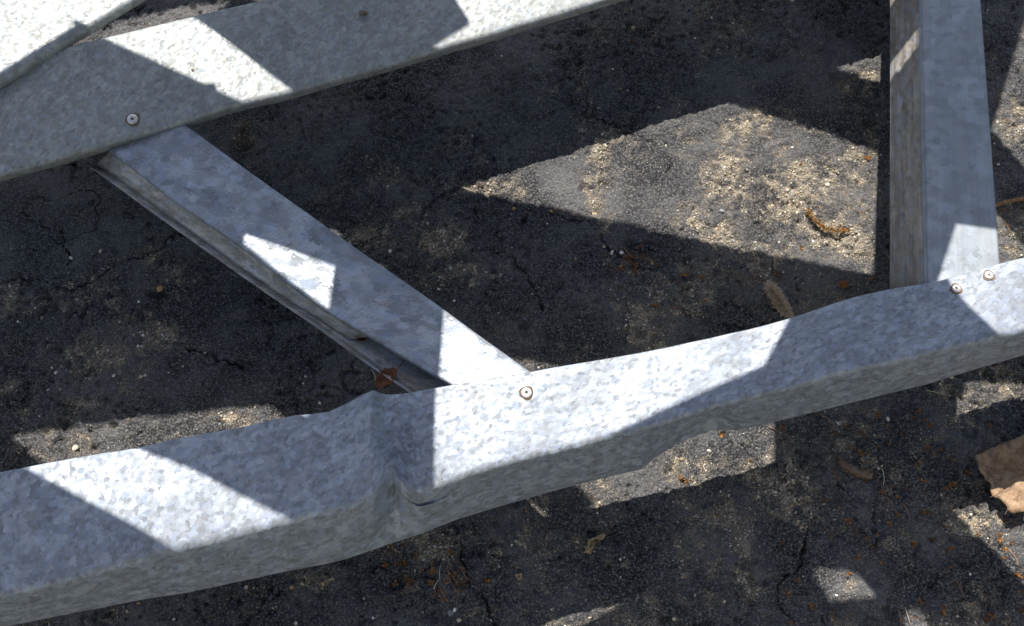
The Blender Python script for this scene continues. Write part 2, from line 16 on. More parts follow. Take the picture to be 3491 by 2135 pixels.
 'worn': [[-0.6085,0.4888,0.0469,0.0162,1.0],[-0.5723,0.4691,0.043,0.016,0.9],[-0.513,0.5008,0.0399,0.0183,1.0],[-0.4806,0.5249,0.0329,0.0207,1.0],[-0.4514,0.5008,0.0399,0.0285,1.0],[-0.4527,0.4613,0.0394,0.0278,1.0],[-0.4285,0.442,0.0249,0.0274,0.9],[-0.5143,0.4041,0.0526,0.0191,0.8],[-0.5681,0.3562,0.0414,0.0223,0.7],[-0.4774,0.3929,0.021,0.0113,0.8],[-0.4007,0.5008,0.0217,0.0162,0.8],[-0.4046,0.4229,0.0318,0.0154,0.7],[-0.5125,0.3347,0.0411,0.0146,0.6],[-0.4396,0.3745,0.0278,0.0149,0.6],[-0.356,0.6872,0.0173,0.0412,0.9],[-0.3607,0.6604,0.0114,0.0179,0.8],[0.1108,0.6168,0.015,0.0525,1.0],[0.1165,0.6693,0.0096,0.0406,1.0],[0.1228,0.5412,0.022,0.0124,0.9],[0.1514,0.5249,0.0292,0.0102,0.9],[0.0993,0.7328,0.0195,0.028,0.7],[0.134,0.7236,0.035,0.0185,0.8],[0.0965,0.7702,0.0099,0.0286,0.7],[-0.0361,0.6341,0.0454,0.0109,0.7],[-0.1364,0.5912,0.0448,0.0128,0.7],[-0.1649,0.566,0.0444,0.0168,0.6],[-0.1875,0.6341,0.0605,0.0532,0.35],[-0.2483,0.6872,0.0615,0.0691,0.2],[-0.0177,0.7328,0.1014,0.0565,0.25],[-0.0455,0.5048,0.0435,0.0242,0.5],[-0.0905,0.5536,0.0369,0.0334,0.6],[-0.0962,0.5008,0.0217,0.0201,0.6],[0.0016,0.4459,0.0712,0.039,0.45],[0.0726,0.4382,0.0426,0.0349,0.5],[0.1613,0.4382,0.0532,0.0428,0.65],[0.1999,0.4849,0.0505,0.0361,0.6],[0.1556,0.4652,0.0322,0.0276,0.6],[0.3631,0.6516,0.1141,0.0771,0.75],[0.3173,0.7282,0.0701,0.028,0.8],[0.251,0.5828,0.0484,0.0299,0.85],[0.4111,0.5828,0.0447,0.0518,0.7],[0.2854,0.6341,0.0454,0.0353,0.6],[0.3479,0.6872,0.0462,0.0274,0.9],[0.4614,0.8134,0.04,0.0297,0.7],[0.2258,0.8777,0.0815,0.0617,0.25],[0.3272,0.8726,0.0488,0.0409,0.3],[0.3122,0.5249,0.0584,0.0247,0.5],[0.412,0.4536,0.0535,0.0316,0.4],[-0.0955,0.1698,0.042,0.0192,0.95],[-0.1044,0.1509,0.0289,0.0189,0.95],[-0.0718,0.1322,0.0191,0.0218,0.9],[-0.0585,0.1048,0.0252,0.0183,0.9],[-0.0734,0.189,0.0195,0.0081,1.0],[-0.1346,0.1139,0.0221,0.0184,0.6],[-0.0147,0.1761,0.013,0.0225,0.7],[0.0145,0.1857,0.013,0.0194,0.6],[-0.021,0.1478,0.0096,0.0157,0.7],[0.0841,0.2314,0.0991,0.0855,0.35],[0.1974,0.1986,0.0979,0.0837,0.4],[0.2188,0.265,0.1003,0.0415,0.55],[0.3235,0.2448,0.0232,0.0307,0.8],[0.3328,0.2117,0.023,0.0233,0.9],[0.3849,0.3064,0.0441,0.0249,0.6],[0.3247,0.3134,0.0238,0.0178,0.8],[0.4362,0.265,0.0669,0.0525,0.5],[0.5429,0.3526,0.0414,0.0372,0.75],[0.5075,0.1986,0.0522,0.03,0.6],[0.5088,0.12,0.0476,0.0315,0.6],[0.3329,0.1078,0.0316,0.0184,0.8],[0.257,0.173,0.0129,0.0193,0.8],[0.2546,0.1478,0.0128,0.0189,0.8],[0.3691,0.1415,0.0384,0.0253,0.5],[0.437,0.1666,0.0484,0.0324,0.45],[0.6273,0.566,0.0296,0.0651,0.85],[0.6667,0.7421,0.0313,0.0727,0.7],[-0.4231,0.3099,0.1019,0.0214,0.5],[-0.3228,0.324,0.041,0.0143,0.8],[-0.5374,0.2855,0.0505,0.0141,0.5],[-0.2223,0.1415,0.0192,0.0094,0.7],[-0.2672,0.1108,0.0632,0.0153,0.2],[-0.4867,0.1017,0.0472,0.0092,0.4],[0.6799,0.9082,0.0329,0.0424,0.2],[0.112,0.1108,0.0632,0.0184,0.4]],
 'pits': [[-0.357,0.6962,0.0154,0.0322,1.0],[-0.3559,0.6693,0.0115,0.0225,1.0],[0.1231,0.6429,0.0114,0.0097,1.0],[0.1001,0.6341,0.0113,0.0131,0.8],[0.0148,0.5933,0.006,0.0059,1.0],[-0.068,0.5371,0.0147,0.0123,0.6],[-0.1685,0.6341,0.0053,0.0264,0.5],[0.0158,0.4344,0.0064,0.0115,0.8],[0.0052,0.4613,0.0089,0.0055,0.6],[0.261,0.1478,0.0032,0.0189,0.7],[0.0883,0.7608,0.0098,0.0094,0.6],[0.1035,0.7421,0.0078,0.0084,0.6],[-0.0836,0.1017,0.0126,0.0091,0.8],[0.1488,0.5453,0.0092,0.0124,0.9],[-0.4341,0.4809,0.0144,0.0048,0.7],[-0.5745,0.4809,0.009,0.0072,0.7],[-0.3231,0.3892,0.0209,0.0112,0.5],[0.5639,0.2515,0.0133,0.0103,0.7],[0.5314,0.2381,0.0132,0.0136,0.6],[0.3658,0.2381,0.0066,0.0101,0.6]],
 'smooth': [[-0.6034,0.5744,0.1225,0.0742,1.0],[-0.5311,0.6082,0.075,0.0529,0.8],[0.1644,0.6341,0.0567,0.0531,0.9],[0.0474,0.656,0.0457,0.0267,0.8],[0.2044,0.6693,0.0612,0.0406,0.7],[-0.3298,0.7328,0.117,0.0761,0.6],[0.0752,0.5453,0.0441,0.0375,0.6],[0.1618,0.1509,0.0192,0.0189,0.5],[0.3704,0.1509,0.0642,0.0384,0.6],[-0.3628,0.3708,0.0694,0.0373,0.5],[-0.5125,0.4344,0.0638,0.0195,0.6]],
 'cam': {'loc': [0,0,1.08],'hfov': 56,'dep': 67},
 'sun': [-0.1215,0.4535,0.8829],
 'pebbles': [[-0.5016,0.289,0.0051,'c'],[-0.4337,0.4908,0.0051,'o'],[-0.5727,0.4528,0.003,'t'],[-0.6003,0.4478,0.0021,'w'],[-0.5495,0.5322,0.003,'w'],[-0.5143,0.5412,0.0027,'w'],[-0.393,0.5028,0.0027,'c'],[-0.547,0.3874,0.0018,'w'],[-0.5409,0.3811,0.0024,'w'],[-0.5452,0.3591,0.0018,'c'],[-0.5315,0.3599,0.0018,'c'],[-0.451,0.4169,0.0024,'w'],[-0.4463,0.4305,0.0024,'w'],[-0.4713,0.377,0.0024,'w'],[-0.4399,0.3763,0.003,'c'],[-0.435,0.3781,0.0024,'w'],[-0.2446,0.3767,0.0021,'w'],[-0.2466,0.3679,0.0015,'c'],[-0.2253,0.3436,0.0024,'c'],[-0.5493,0.3268,0.0015,'c'],[-0.3924,0.3899,0.0018,'c'],[-0.4077,0.3818,0.0015,'w'],[-0.429,0.4459,0.0027,'t'],[-0.4584,0.475,0.0021,'w'],[-0.4774,0.4478,0.0018,'c'],[-0.1527,0.5424,0.0024,'w'],[-0.1069,0.5811,0.0027,'c'],[-0.0901,0.4888,0.0027,'w'],[-0.0706,0.4727,0.0018,'w'],[-0.0136,0.5108,0.0015,'w'],[0.0316,0.387,0.0018,'w'],[0.0503,0.6006,0.0024,'o'],[0.0024,0.6048,0.0027,'o'],[0.0793,0.5322,0.0021,'o'],[0.1259,0.5433,0.0027,'c'],[0.1359,0.5217,0.0024,'t'],[0.1158,0.5494,0.0021,'t'],[0.1246,0.5404,0.0024,'w'],[0.1376,0.542,0.003,'w'],[0.1754,0.5282,0.0027,'o'],[0.0448,0.5819,0.0015,'w'],[0.4078,0.6385,0.0036,'c'],[0.3679,0.694,0.0021,'w'],[0.391,0.7098,0.0021,'g'],[0.2674,0.5997,0.0036,'g'],[0.317,0.5008,0.0018,'w'],[0.2255,0.2855,0.003,'c'],[0.5192,0.3745,0.0027,'t'],[0.2297,0.12,0.0021,'c'],[0.4356,0.3229,0.003,'w'],[0.1746,0.1017,0.0024,'c'],[0.1195,0.1647,0.0018,'w'],[-0.1492,0.1027,0.0018,'w'],[-0.0002,0.18,0.0015,'w'],[-0.2393,0.1344,0.0027,'o'],[-0.2887,0.1347,0.0027,'t'],[-0.4042,0.1184,0.0018,'o'],[-0.4162,0.1099,0.0021,'t'],[-0.2312,0.0972,0.0024,'c'],[-0.3639,0.1017,0.0018,'w'],[-0.2061,0.1384,0.0027,'o'],[-0.1605,0.123,0.0015,'w'],[-0.0568,0.1002,0.003,'c'],[-0.0664,0.1078,0.0036,'g'],[-0.0618,0.1108,0.0027,'w'],[0.5552,0.2838,0.0021,'w'],[0.1985,0.1261,0.0015,'w'],[0.3517,0.1261,0.0018,'w'],[0.4981,0.1478,0.0018,'w'],[0.6324,0.6671,0.0024,'w'],[0.6705,0.9237,0.0018,'w'],[0.2541,0.8736,0.0018,'w'],[0.2796,0.9082,0.0018,'w'],[0.1686,0.8888,0.003,'t'],[0.3094,0.901,0.0015,'w'],[0.1466,0.7893,0.0021,'o'],[0.1564,0.7869,0.0018,'c'],[-0.0143,0.8427,0.0015,'w'],[-0.0526,0.7144,0.0018,'c'],[0.138,0.8207,0.0018,'w'],[0.3061,0.5008,0.0018,'o']],
 'buds': [[0.1922,0.2565],[0.1978,0.2515],[0.2725,0.2769],[0.3086,0.2542],[0.3139,0.2481],[0.3927,0.289],[0.397,0.2838],[0.4069,0.2821],[0.3997,0.2787],[0.3648,0.2609],[0.432,0.2925],[0.4379,0.2977],[0.4585,0.2684],[0.4627,0.2735],[0.4795,0.2838],[0.5178,0.2633],[0.5188,0.2599],[0.4925,0.2431],[0.4981,0.2464],[0.417,0.2374],[0.4326,0.2314],[0.4475,0.2414],[0.4314,0.2133],[0.4297,0.2448],[0.3739,0.2051],[0.3811,0.1938],[0.3561,0.189],[0.3967,0.1777],[0.3806,0.1666],[0.4615,0.2166],[0.4836,0.2019],[0.4801,0.173],[0.4839,0.1761],[0.4642,0.1841],[0.5392,0.1857],[0.5532,0.1825],[0.5454,0.1761],[0.5403,0.1666],[0.4986,0.1682],[0.5481,0.1108],[0.3227,0.1154],[0.3447,0.1017],[0.3001,0.0972],[0.4331,0.1033],[0.5472,0.1292],[0.3748,0.3064],[0.4021,0.3081],[0.407,0.3064],[0.4261,0.3275],[0.4721,0.3311],[0.4764,0.3258],[0.4494,0.3064],[0.2125,0.5108],[0.2064,0.5008],[0.236,0.508],[0.3291,0.5128],[0.3305,0.5088],[0.3061,0.5008],[0.303,0.5068],[0.4405,0.5028],[0.4193,0.5744],[0.3623,0.5474],[0.2022,0.4652],[0.2094,0.4154],[0.1774,0.4691],[0.1551,0.5249],[0.1665,0.533],[0.1618,0.5494],[0.1825,0.5249],[-0.1311,0.173],[-0.1273,0.1603],[-0.1104,0.1415],[-0.088,0.1384],[-0.0797,0.1292],[-0.0559,0.1322],[-0.0528,0.1384],[-0.061,0.1478],[-0.0273,0.1415],[-0.3483,0.7608],[0.1663,0.8676],[0.6324,0.5912],[0.6261,0.5786],[0.643,0.5702],[0.6229,0.5997],[0.2424,0.3064],[0.5526,0.1478],[0.5532,0.1666],[0.4335,0.3134],[0.3766,0.6693],[0.3582,0.6082],[0.4658,0.6782],[0.6572,0.8134],[-0.0912,0.14],[-0.1121,0.1347],[-0.1269,0.1387],[-0.1182,0.1584],[-0.0868,0.1518],[-0.1143,0.1428],[-0.0981,0.1546],[-0.1064,0.1695],[-0.1199,0.1609],[-0.1346,0.1781],[-0.1381,0.1578],[-0.0632,0.1437],[-0.0607,0.1594],[-0.0617,0.135],[-0.0528,0.1518],[-0.0661,0.1701],[-0.0674,0.173],[-0.0763,0.1215],[-0.0854,0.1264],[-0.0574,0.1434],[-0.0556,0.1304],[-0.0494,0.1422],[-0.0678,0.1481],[-0.072,0.1394],[-0.0693,0.1221],[0.4402,0.1194],[0.4652,0.1139],[0.5083,0.1008],[0.4926,0.2876],[0.5106,0.1063],[0.539,0.1928],[0.5024,0.2763],[0.5193,0.1918],[0.3877,0.312],[0.5077,0.1011],[0.3125,0.1415],[0.4199,0.2907],[0.3678,0.1484],[0.5546,0.3169],[0.4817,0.3166],[0.4987,0.2478],[0.5153,0.103],[0.4164,0.0993],[0.3944,0.3088],[0.4778,0.3201],[0.3525,0.2298],[0.4757,0.2893],[0.2987,0.127],[0.3675,0.1075],[0.5457,0.2367],[0.4208,0.2038],[0.4676,0.187],[0.444,0.1813],[0.5516,0.2071],[0.4059,0.159],[0.367,0.2548],[0.5611,0.2038],[0.4642,0.3247],[0.4064,0.1906],[0.2987,0.1822],[0.4858,0.3127],[0.4681,0.2162],[0.4868,0.2427],[0.4789,0.1553],[0.3137,0.3127],[0.4624,0.1066],[0.3658,0.2185],[0.4641,0.2501],[0.4016,0.2521],[0.3935,0.187],[0.1369,0.518],[0.1448,0.5318],[0.1121,0.5375],[0.1381,0.5213],[0.1498,0.5375],[0.1525,0.5172],[0.1413,0.5347],[0.1351,0.5192],[0.1566,0.5404],[0.1527,0.5351],[0.1269,0.514],[0.1627,0.5379]],
 'needles': [[0.359,0.3293,0.3727,0.3169],[0.2976,0.3152,0.3088,0.3081],[0.4195,0.265,0.4181,0.2448],[0.4193,0.2414,0.4317,0.2149],[0.4843,0.2248,0.4949,0.21],[0.4385,0.2265,0.444,0.21],[0.4842,0.1415,0.4903,0.123],[0.4238,0.1139,0.427,0.0942],[0.416,0.1108,0.416,0.0942],[0.4821,0.289,0.4837,0.2787],[0.1341,0.5474,0.1581,0.5128],[0.1397,0.5494,0.1518,0.533],[0.0579,0.604,0.0912,0.5912],[-0.0739,0.1493,-0.0607,0.1307],[-0.0708,0.1524,-0.0592,0.1384],[-0.0846,0.1322,-0.0785,0.1431],[-0.0785,0.1431,-0.0774,0.1587],[0.1798,0.5108,0.185,0.5068],[0.4869,0.358,0.5084,0.3526],[0.5487,0.1761,0.5577,0.1572],[0.6459,0.7655,0.6481,0.7646],[-0.1294,0.1698,-0.1154,0.1825],[0.4463,0.2977,0.4433,0.289],[-0.1657,0.3837,-0.1608,0.3708],[0.4342,0.6018,0.4523,0.5849],[0.2987,0.5371,0.3126,0.529],[0.6232,0.5828,0.6273,0.566],[0.5697,0.2314,0.5703,0.2182],[-0.0821,0.1353,-0.084,0.1242],[-0.0872,0.1654,-0.0894,0.1512],[-0.0703,0.159,-0.068,0.1443],[-0.0783,0.1344,-0.068,0.119],[-0.0569,0.1332,-0.0601,0.1187],[-0.0684,0.1594,-0.061,0.1462],[-0.0564,0.1556,-0.0472,0.1418],[-0.0773,0.1344,-0.0692,0.1163]],
 'catkin_a': [[0.3751,0.5997],[0.3799,0.5861],[0.3912,0.5723],[0.4053,0.5673],[0.4204,0.5694],[0.4254,0.5702]],
 'catkin_b': [[0.3152,0.4908],[0.3219,0.479],[0.3296,0.4672],[0.3368,0.4517]],
 'leaf': [[0.5808,0.2515]],
 'leaf_out': [[0.5769,0.2973],[0.5483,0.287],[0.5202,0.2752],[0.5233,0.2601],[0.5348,0.2435],[0.5323,0.2304],[0.543,0.2271],[0.5495,0.2116],[0.563,0.2126],[0.5985,0.2142],[0.6311,0.2435],[0.6428,0.2803],[0.625,0.3041],[0.6039,0.3145]],
 'bark': [[0.3709,0.2769],[0.3793,0.265],[0.3968,0.2582],[0.4067,0.2575]],
 'twig': [[0.6135,0.6039],[0.6275,0.609],[0.6514,0.6145],[0.7138,0.6283]],
 'flake_a': [[0.0843,0.1864],[0.0926,0.189],[0.1025,0.1938],[0.1033,0.1883],[0.0923,0.1825],[0.0871,0.1704],[0.0797,0.1714],[0.0832,0.1793]],
 'flake_b': [[0.0037,0.1484],[0.0104,0.149],[0.011,0.1431],[0.0062,0.1415]],
 'husk': [[0.4065,0.4928],[0.4125,0.4968]],
 'leaf_a': [-0.1139,0.3196,0.183],
 'leaf_b': [-0.1585,0.3612,0.174],
 'on_rail': [[-0.1736,0.7654,0.18],[-0.3637,0.685,0.178],[-0.4239,0.6004,0.157],[-0.1851,0.7577,0.18],[-0.4476,0.6206,0.17],[-0.2641,0.723,0.18],[-0.3093,0.7382,0.182]],
}


# ---------------------------------------------------------------- camera, sky, sun, exposure
scene = bpy.context.scene
for o in list(bpy.data.objects):
    bpy.data.objects.remove(o)
C = scene.collection
cam_data = bpy.data.cameras.new('camera')
cam = bpy.data.objects.new('camera', cam_data)
C.objects.link(cam)
cam.location = DATA['cam']['loc']
cam.rotation_euler = (math.radians(90 - DATA['cam']['dep']), 0, 0)
cam_data.sensor_fit = 'HORIZONTAL'
cam_data.angle = math.radians(DATA['cam']['hfov'])
cam_data.clip_start = 0.02
cam_data.clip_end = 500
cam_data.dof.use_dof = True
cam_data.dof.focus_distance = 0.97
cam_data.dof.aperture_fstop = 14.0
scene.camera = cam

SUN = Vector(DATA['sun'])
sun_el = math.asin(SUN.z)
sun_az = math.atan2(SUN.x, SUN.y)
world = bpy.data.worlds.new('World')
scene.world = world
world.use_nodes = True
wn = world.node_tree
wn.nodes.clear()
sky = wn.nodes.new('ShaderNodeTexSky')
sky.sky_type = 'NISHITA'
sky.sun_disc = False
sky.sun_elevation = sun_el
sky.sun_rotation = sun_az
sky.air_density = 1.0
sky.dust_density = 1.6
bg = wn.nodes.new('ShaderNodeBackground')
bg.inputs['Strength'].default_value = 0.08
wo = wn.nodes.new('ShaderNodeOutputWorld')
wn.links.new(sky.outputs[0], bg.inputs[0])
wn.links.new(bg.outputs[0], wo.inputs[0])

sd = bpy.data.lights.new('sun', 'SUN')
sd.energy = 5.0
sd.angle = math.radians(0.3)
sd.color = (1.0, 0.955, 0.90)
so = bpy.data.objects.new('sun', sd)
C.objects.link(so)
so.rotation_euler = SUN.to_track_quat('Z', 'Y').to_euler()
so.location = SUN * 5

scene.view_settings.view_transform = 'Standard'
scene.view_settings.look = 'None'
scene.view_settings.exposure = 0.66
scene.view_settings.gamma = 1.0

random.seed(4)
rng = np.random.default_rng(11)

# ---------------------------------------------------------------- helpers
def tag(o, label=None, cat=None, group=None, kind=None):
    if label: o['label'] = label
    if cat: o['category'] = cat
    if group: o['group'] = group
    if kind: o['kind'] = kind
    return o

def mesh_obj(name, verts, faces, mat=None, parent=None, smooth=True, uv=None):
    m = bpy.data.meshes.new(name)
    m.from_pydata([tuple(v) for v in verts], [], [tuple(f) for f in faces])
    if uv is not None:
        l = m.uv_layers.new(name='UVMap')
        idx = np.empty(len(m.loops), dtype=np.int32)
        m.loops.foreach_get('vertex_index', idx)
        l.data.foreach_set('uv', np.asarray(uv, dtype=np.float32)[idx].ravel())
    if smooth:
        m.polygons.foreach_set('use_smooth', [True] * len(m.polygons))
    m.update()
    o = bpy.data.objects.new(name, m)
    C.objects.link(o)
    if mat:
        for x in (mat if isinstance(mat, (list, tuple)) else [mat]):
            m.materials.append(x)
    if parent: o.parent = parent
    return o

def empty(name, loc=(0, 0, 0)):
    o = bpy.data.objects.new(name, None)
    C.objects.link(o)
    o.location = loc
    o.empty_display_size = 0.02
    return o

def new_mat(name):
    m = bpy.data.materials.new(name)
    m.use_nodes = True
    nt = m.node_tree
    nt.nodes.clear()
    out = nt.nodes.new('ShaderNodeOutputMaterial')
    b = nt.nodes.new('ShaderNodeBsdfPrincipled')
    nt.links.new(b.outputs[0], out.inputs[0])
    return m, nt, b

class NT:
    """small node-graph writer"""
    def __init__(s, nt): s.nt = nt
    def n(s, kind, **kw):
        x = s.nt.nodes.new(kind)
        for k, v in kw.items():
            if k == 'ins':
                for kk, vv in v.items():
                    if isinstance(vv, bpy.types.NodeSocket): s.nt.links.new(vv, x.inputs[kk])
                    else: x.inputs[kk].default_value = vv
            else: setattr(x, k, v)
        return x
    def math(s, op, a, b=0.0, c=None, clamp=False):
        i = {0: a, 1: b}
        if c is not None: i[2] = c
        return s.n('ShaderNodeMath', operation=op, use_clamp=clamp, ins=i).outputs[0]
    def vmath(s, op, a, b=(0, 0, 0)):
        return s.n('ShaderNodeVectorMath', operation=op, ins={0: a, 1: b}).outputs[0]
    def vscale(s, a, f):
        x = s.n('ShaderNodeVectorMath', operation='SCALE', ins={0: a}); 
        if isinstance(f, bpy.types.NodeSocket): s.nt.links.new(f, x.inputs['Scale'])
        else: x.inputs['Scale'].default_value = f
        return x.outputs[0]
    def ramp(s, f, lo, hi, a=0.0, b=1.0):
        return s.n('ShaderNodeMapRange', interpolation_type='SMOOTHSTEP', ins={0: f, 1: lo, 2: hi, 3: a, 4: b}).outputs[0]
    def mix(s, f, a, b):
        x = s.n('ShaderNodeMix', data_type='RGBA')
        for k, v in ((0, f), (6, a), (7, b)):
            if isinstance(v, bpy.types.NodeSocket): s.nt.links.new(v, x.inputs[k])
            else: x.inputs[k].default_value = (*v, 1) if k and len(v) == 3 else v
        return x.outputs[2]
    def noise(s, vec, scale, detail=3.0, rough=0.55, dist=0.0):
        return s.n('ShaderNodeTexNoise', ins={'Vector': vec, 'Scale': scale, 'Detail': detail, 'Roughness': rough, 'Distortion': dist})
    def mapping(s, vec, sc, loc=(0, 0, 0), rot=(0, 0, 0)):
        return s.n('ShaderNodeMapping', ins={'Vector': vec, 'Scale': sc, 'Location': loc, 'Rotation': rot}).outputs[0]

# ---------------------------------------------------------------- materials
def galvanized(name, cell=0.0032, dark=0.0, tint=(1, 1, 1), brush=None, grime=0.25, streak=0.0, metallic=0.5, rough=(0.46, 0.86), contrast=1.0):
    m, nt, b = new_mat(name)
    N = NT(nt)
    uv = N.n('ShaderNodeUVMap', uv_map='UVMap').outputs[0]
    pos = N.n('ShaderNodeTexCoord').outputs['Object']
    # spangle: two sizes of warped crystal cells
    w = N.noise(uv, 260, 4.0, 0.7)
    wv = N.vscale(N.vmath('SUBTRACT', w.outputs['Color'], (0.5, 0.5, 0.5)), cell * 2.2)
    p = N.vmath('ADD', uv, wv)
    v1 = N.n('ShaderNodeTexVoronoi', feature='F1', ins={'Vector': N.mapping(p, (0.8, 1, 1)), 'Scale': 1 / cell, 'Randomness': 1.0})
    v2 = N.n('ShaderNodeTexVoronoi', feature='F1', ins={'Vector': N.mapping(p, (0.75, 1, 1), (3.1, 1.7, 0)), 'Scale': 0.45 / cell, 'Randomness': 1.0})
    s1 = N.n('ShaderNodeSeparateColor', ins={0: v1.outputs['Color']})
    s2 = N.n('ShaderNodeSeparateColor', ins={0: v2.outputs['Color']})
    a = N.ramp(s1.outputs[0], 0.15, 0.85)
    c = N.ramp(s2.outputs[0], 0.55, 0.75)
    big = N.noise(uv, 16, 3.0, 0.55).outputs[0]
    val = N.math('ADD', N.math('MULTIPLY', a, 0.5), N.math('MULTIPLY', c, 0.5))
    val = N.math('MULTIPLY', N.math('SUBTRACT', val, 0.5), contrast)
    lo = [0.34 * t * (1 - dark) for t in tint]
    base = N.n('ShaderNodeHueSaturation', ins={'Color': (*lo, 1), 'Value': N.math('ADD', N.math('MULTIPLY', val, 0.85), N.math('ADD', 0.88, N.math('MULTIPLY', big, 0.24)))}).outputs[0]
    base = N.mix(N.math('MULTIPLY', N.ramp(s1.outputs[2], 0.62, 0.8), 0.42 * contrast), base, (0.40, 0.50, 0.68))  # blue sky sheen painted into the colour of some flakes
    rr = N.math('ADD', N.math('MULTIPLY', s1.outputs[1], rough[1] - rough[0]), rough[0])
    # grime: thin brown film in blotches and along the sheet's edges
    g1 = N.noise(uv, 34, 5.0, 0.62, 0.4).outputs[0]
    gm = N.math('MULTIPLY', N.ramp(g1, 0.52, 0.74), grime, clamp=True)
    base = N.mix(gm, base, (0.20, 0.17, 0.12))
    g2 = N.noise(uv, 420, 2.0, 0.6).outputs[0]
    base = N.mix(N.math('MULTIPLY', N.ramp(g2, 0.70, 0.80), 0.35 * min(1, grime * 3)), base, (0.12, 0.09, 0.06))
    sc = N.noise(N.mapping(uv, (25, 900, 1), (1, 4, 0), (0, 0, 0.5)), 1.0, 2.0, 0.7).outputs[0]
    base = N.mix(N.math('MULTIPLY', N.math('MULTIPLY', N.ramp(sc, 0.68, 0.74), N.ramp(N.noise(uv, 9, 2.0).outputs[0], 0.48, 0.6)), 0.5), base, (0.13, 0.13, 0.13))
    drip = N.noise(N.mapping(uv, (55, 7, 1), (9, 2, 0)), 1.0, 4.0, 0.6).outputs[0]
    base = N.mix(N.math('MULTIPLY', N.ramp(drip, 0.56, 0.72), 0.20), base, (0.20, 0.19, 0.165))
    if streak:
        st = N.noise(N.mapping(uv, (6, 260, 1)), 1.0, 4.0, 0.6).outputs[0]
        base = N.mix(N.math('MULTIPLY', N.ramp(st, 0.40, 0.66), streak), base, (0.15, 0.115, 0.08))
        st2 = N.noise(N.mapping(uv, (4, 420, 1), (5, 2, 0)), 1.0, 3.0, 0.6).outputs[0]
        base = N.mix(N.math('MULTIPLY', N.ramp(st2, 0.55, 0.7), streak * 0.6), base, (0.55, 0.53, 0.49))
    nrm = N.n('ShaderNodeNewGeometry').outputs['Normal']
    tilt = N.vscale(N.vmath('SUBTRACT', v1.outputs['Color'], (0.5, 0.5, 0.5)), 0.26 * contrast)
    nrm = N.vmath('NORMALIZE', N.vmath('ADD', nrm, tilt))
    height = N.math('MULTIPLY', big, 0.6)
    if brush:
        q = N.noise(N.mapping(uv, (900, 90, 1), (0, 0, 0), (0, 0, 0.25)), 1.0, 3.0, 0.65).outputs[0]
        q2 = N.noise(N.mapping(uv, (120, 1300, 1)), 1.0, 2.0, 0.6).outputs[0]
        area = N.ramp(N.noise(uv, 22, 2.0).outputs[0], 0.38, 0.6)
        br = N.math('MULTIPLY', N.math('ADD', N.math('SUBTRACT', q, 0.5), N.math('MULTIPLY', N.math('SUBTRACT', q2, 0.5), 0.6)), N.math('MULTIPLY', area, brush))
        base = N.n('ShaderNodeHueSaturation', ins={'Color': base, 'Value': N.math('ADD', 1.0, br)}).outputs[0]
        rr = N.math('SUBTRACT', rr, N.math('MULTIPLY', br, 0.25), clamp=True)
    bump = N.n('ShaderNodeBump', ins={'Strength': 0.25, 'Distance': 0.002, 'Height': height, 'Normal': nrm}).outputs[0]
    nt.links.new(base, b.inputs['Base Color'])
    nt.links.new(rr, b.inputs['Roughness'])
    nt.links.new(bump, b.inputs['Normal'])
    b.inputs['Metallic'].default_value = metallic
    return m

M = {}
M['zinc'] = galvanized('galvanized_zinc', tint=(0.98, 1.02, 0.98), contrast=0.45)
M['zinc_big'] = galvanized('galvanized_zinc_large_spangle', cell=0.0036, tint=(0.92, 0.99, 1.08), contrast=0.62, grime=0.22)
M['zinc_plain'] = galvanized('galvanized_zinc_dull', cell=0.009, brush=1.3, contrast=0.6, grime=0.35, tint=(0.90, 0.97, 1.06))
M['zinc_post'] = galvanized('galvanized_zinc_rolled', cell=0.009, contrast=0.22, grime=0.12, streak=0.12, tint=(0.84, 0.92, 0.98))
M['zinc_side'] = galvanized('galvanized_zinc_weathered', cell=0.008, contrast=0.6, grime=0.3, streak=0.32, metallic=0.35, tint=(1.12, 1.02, 0.88), dark=0.0)

M['zinc_dirty'] = galvanized('galvanized_zinc_dirty', cell=0.006, contrast=0.8, grime=0.5, streak=0.3, brush=1.6, metallic=0.3, tint=(1.25, 1.2, 1.1))

def steel_screw():
    m, nt, b = new_mat('screw_steel')
    N = NT(nt)
    pos = N.n('ShaderNodeTexCoord').outputs['Object']
    n = N.noise(pos, 600, 3.0).outputs[0]
    col = N.mix(N.ramp(n, 0.45, 0.75), (0.78, 0.75, 0.72), (0.50, 0.42, 0.36))
    nt.links.new(col, b.inputs['Base Color'])
    b.inputs['Metallic'].default_value = 0.7
    b.inputs['Roughness'].default_value = 0.42
    return m
M['screw'] = steel_screw()

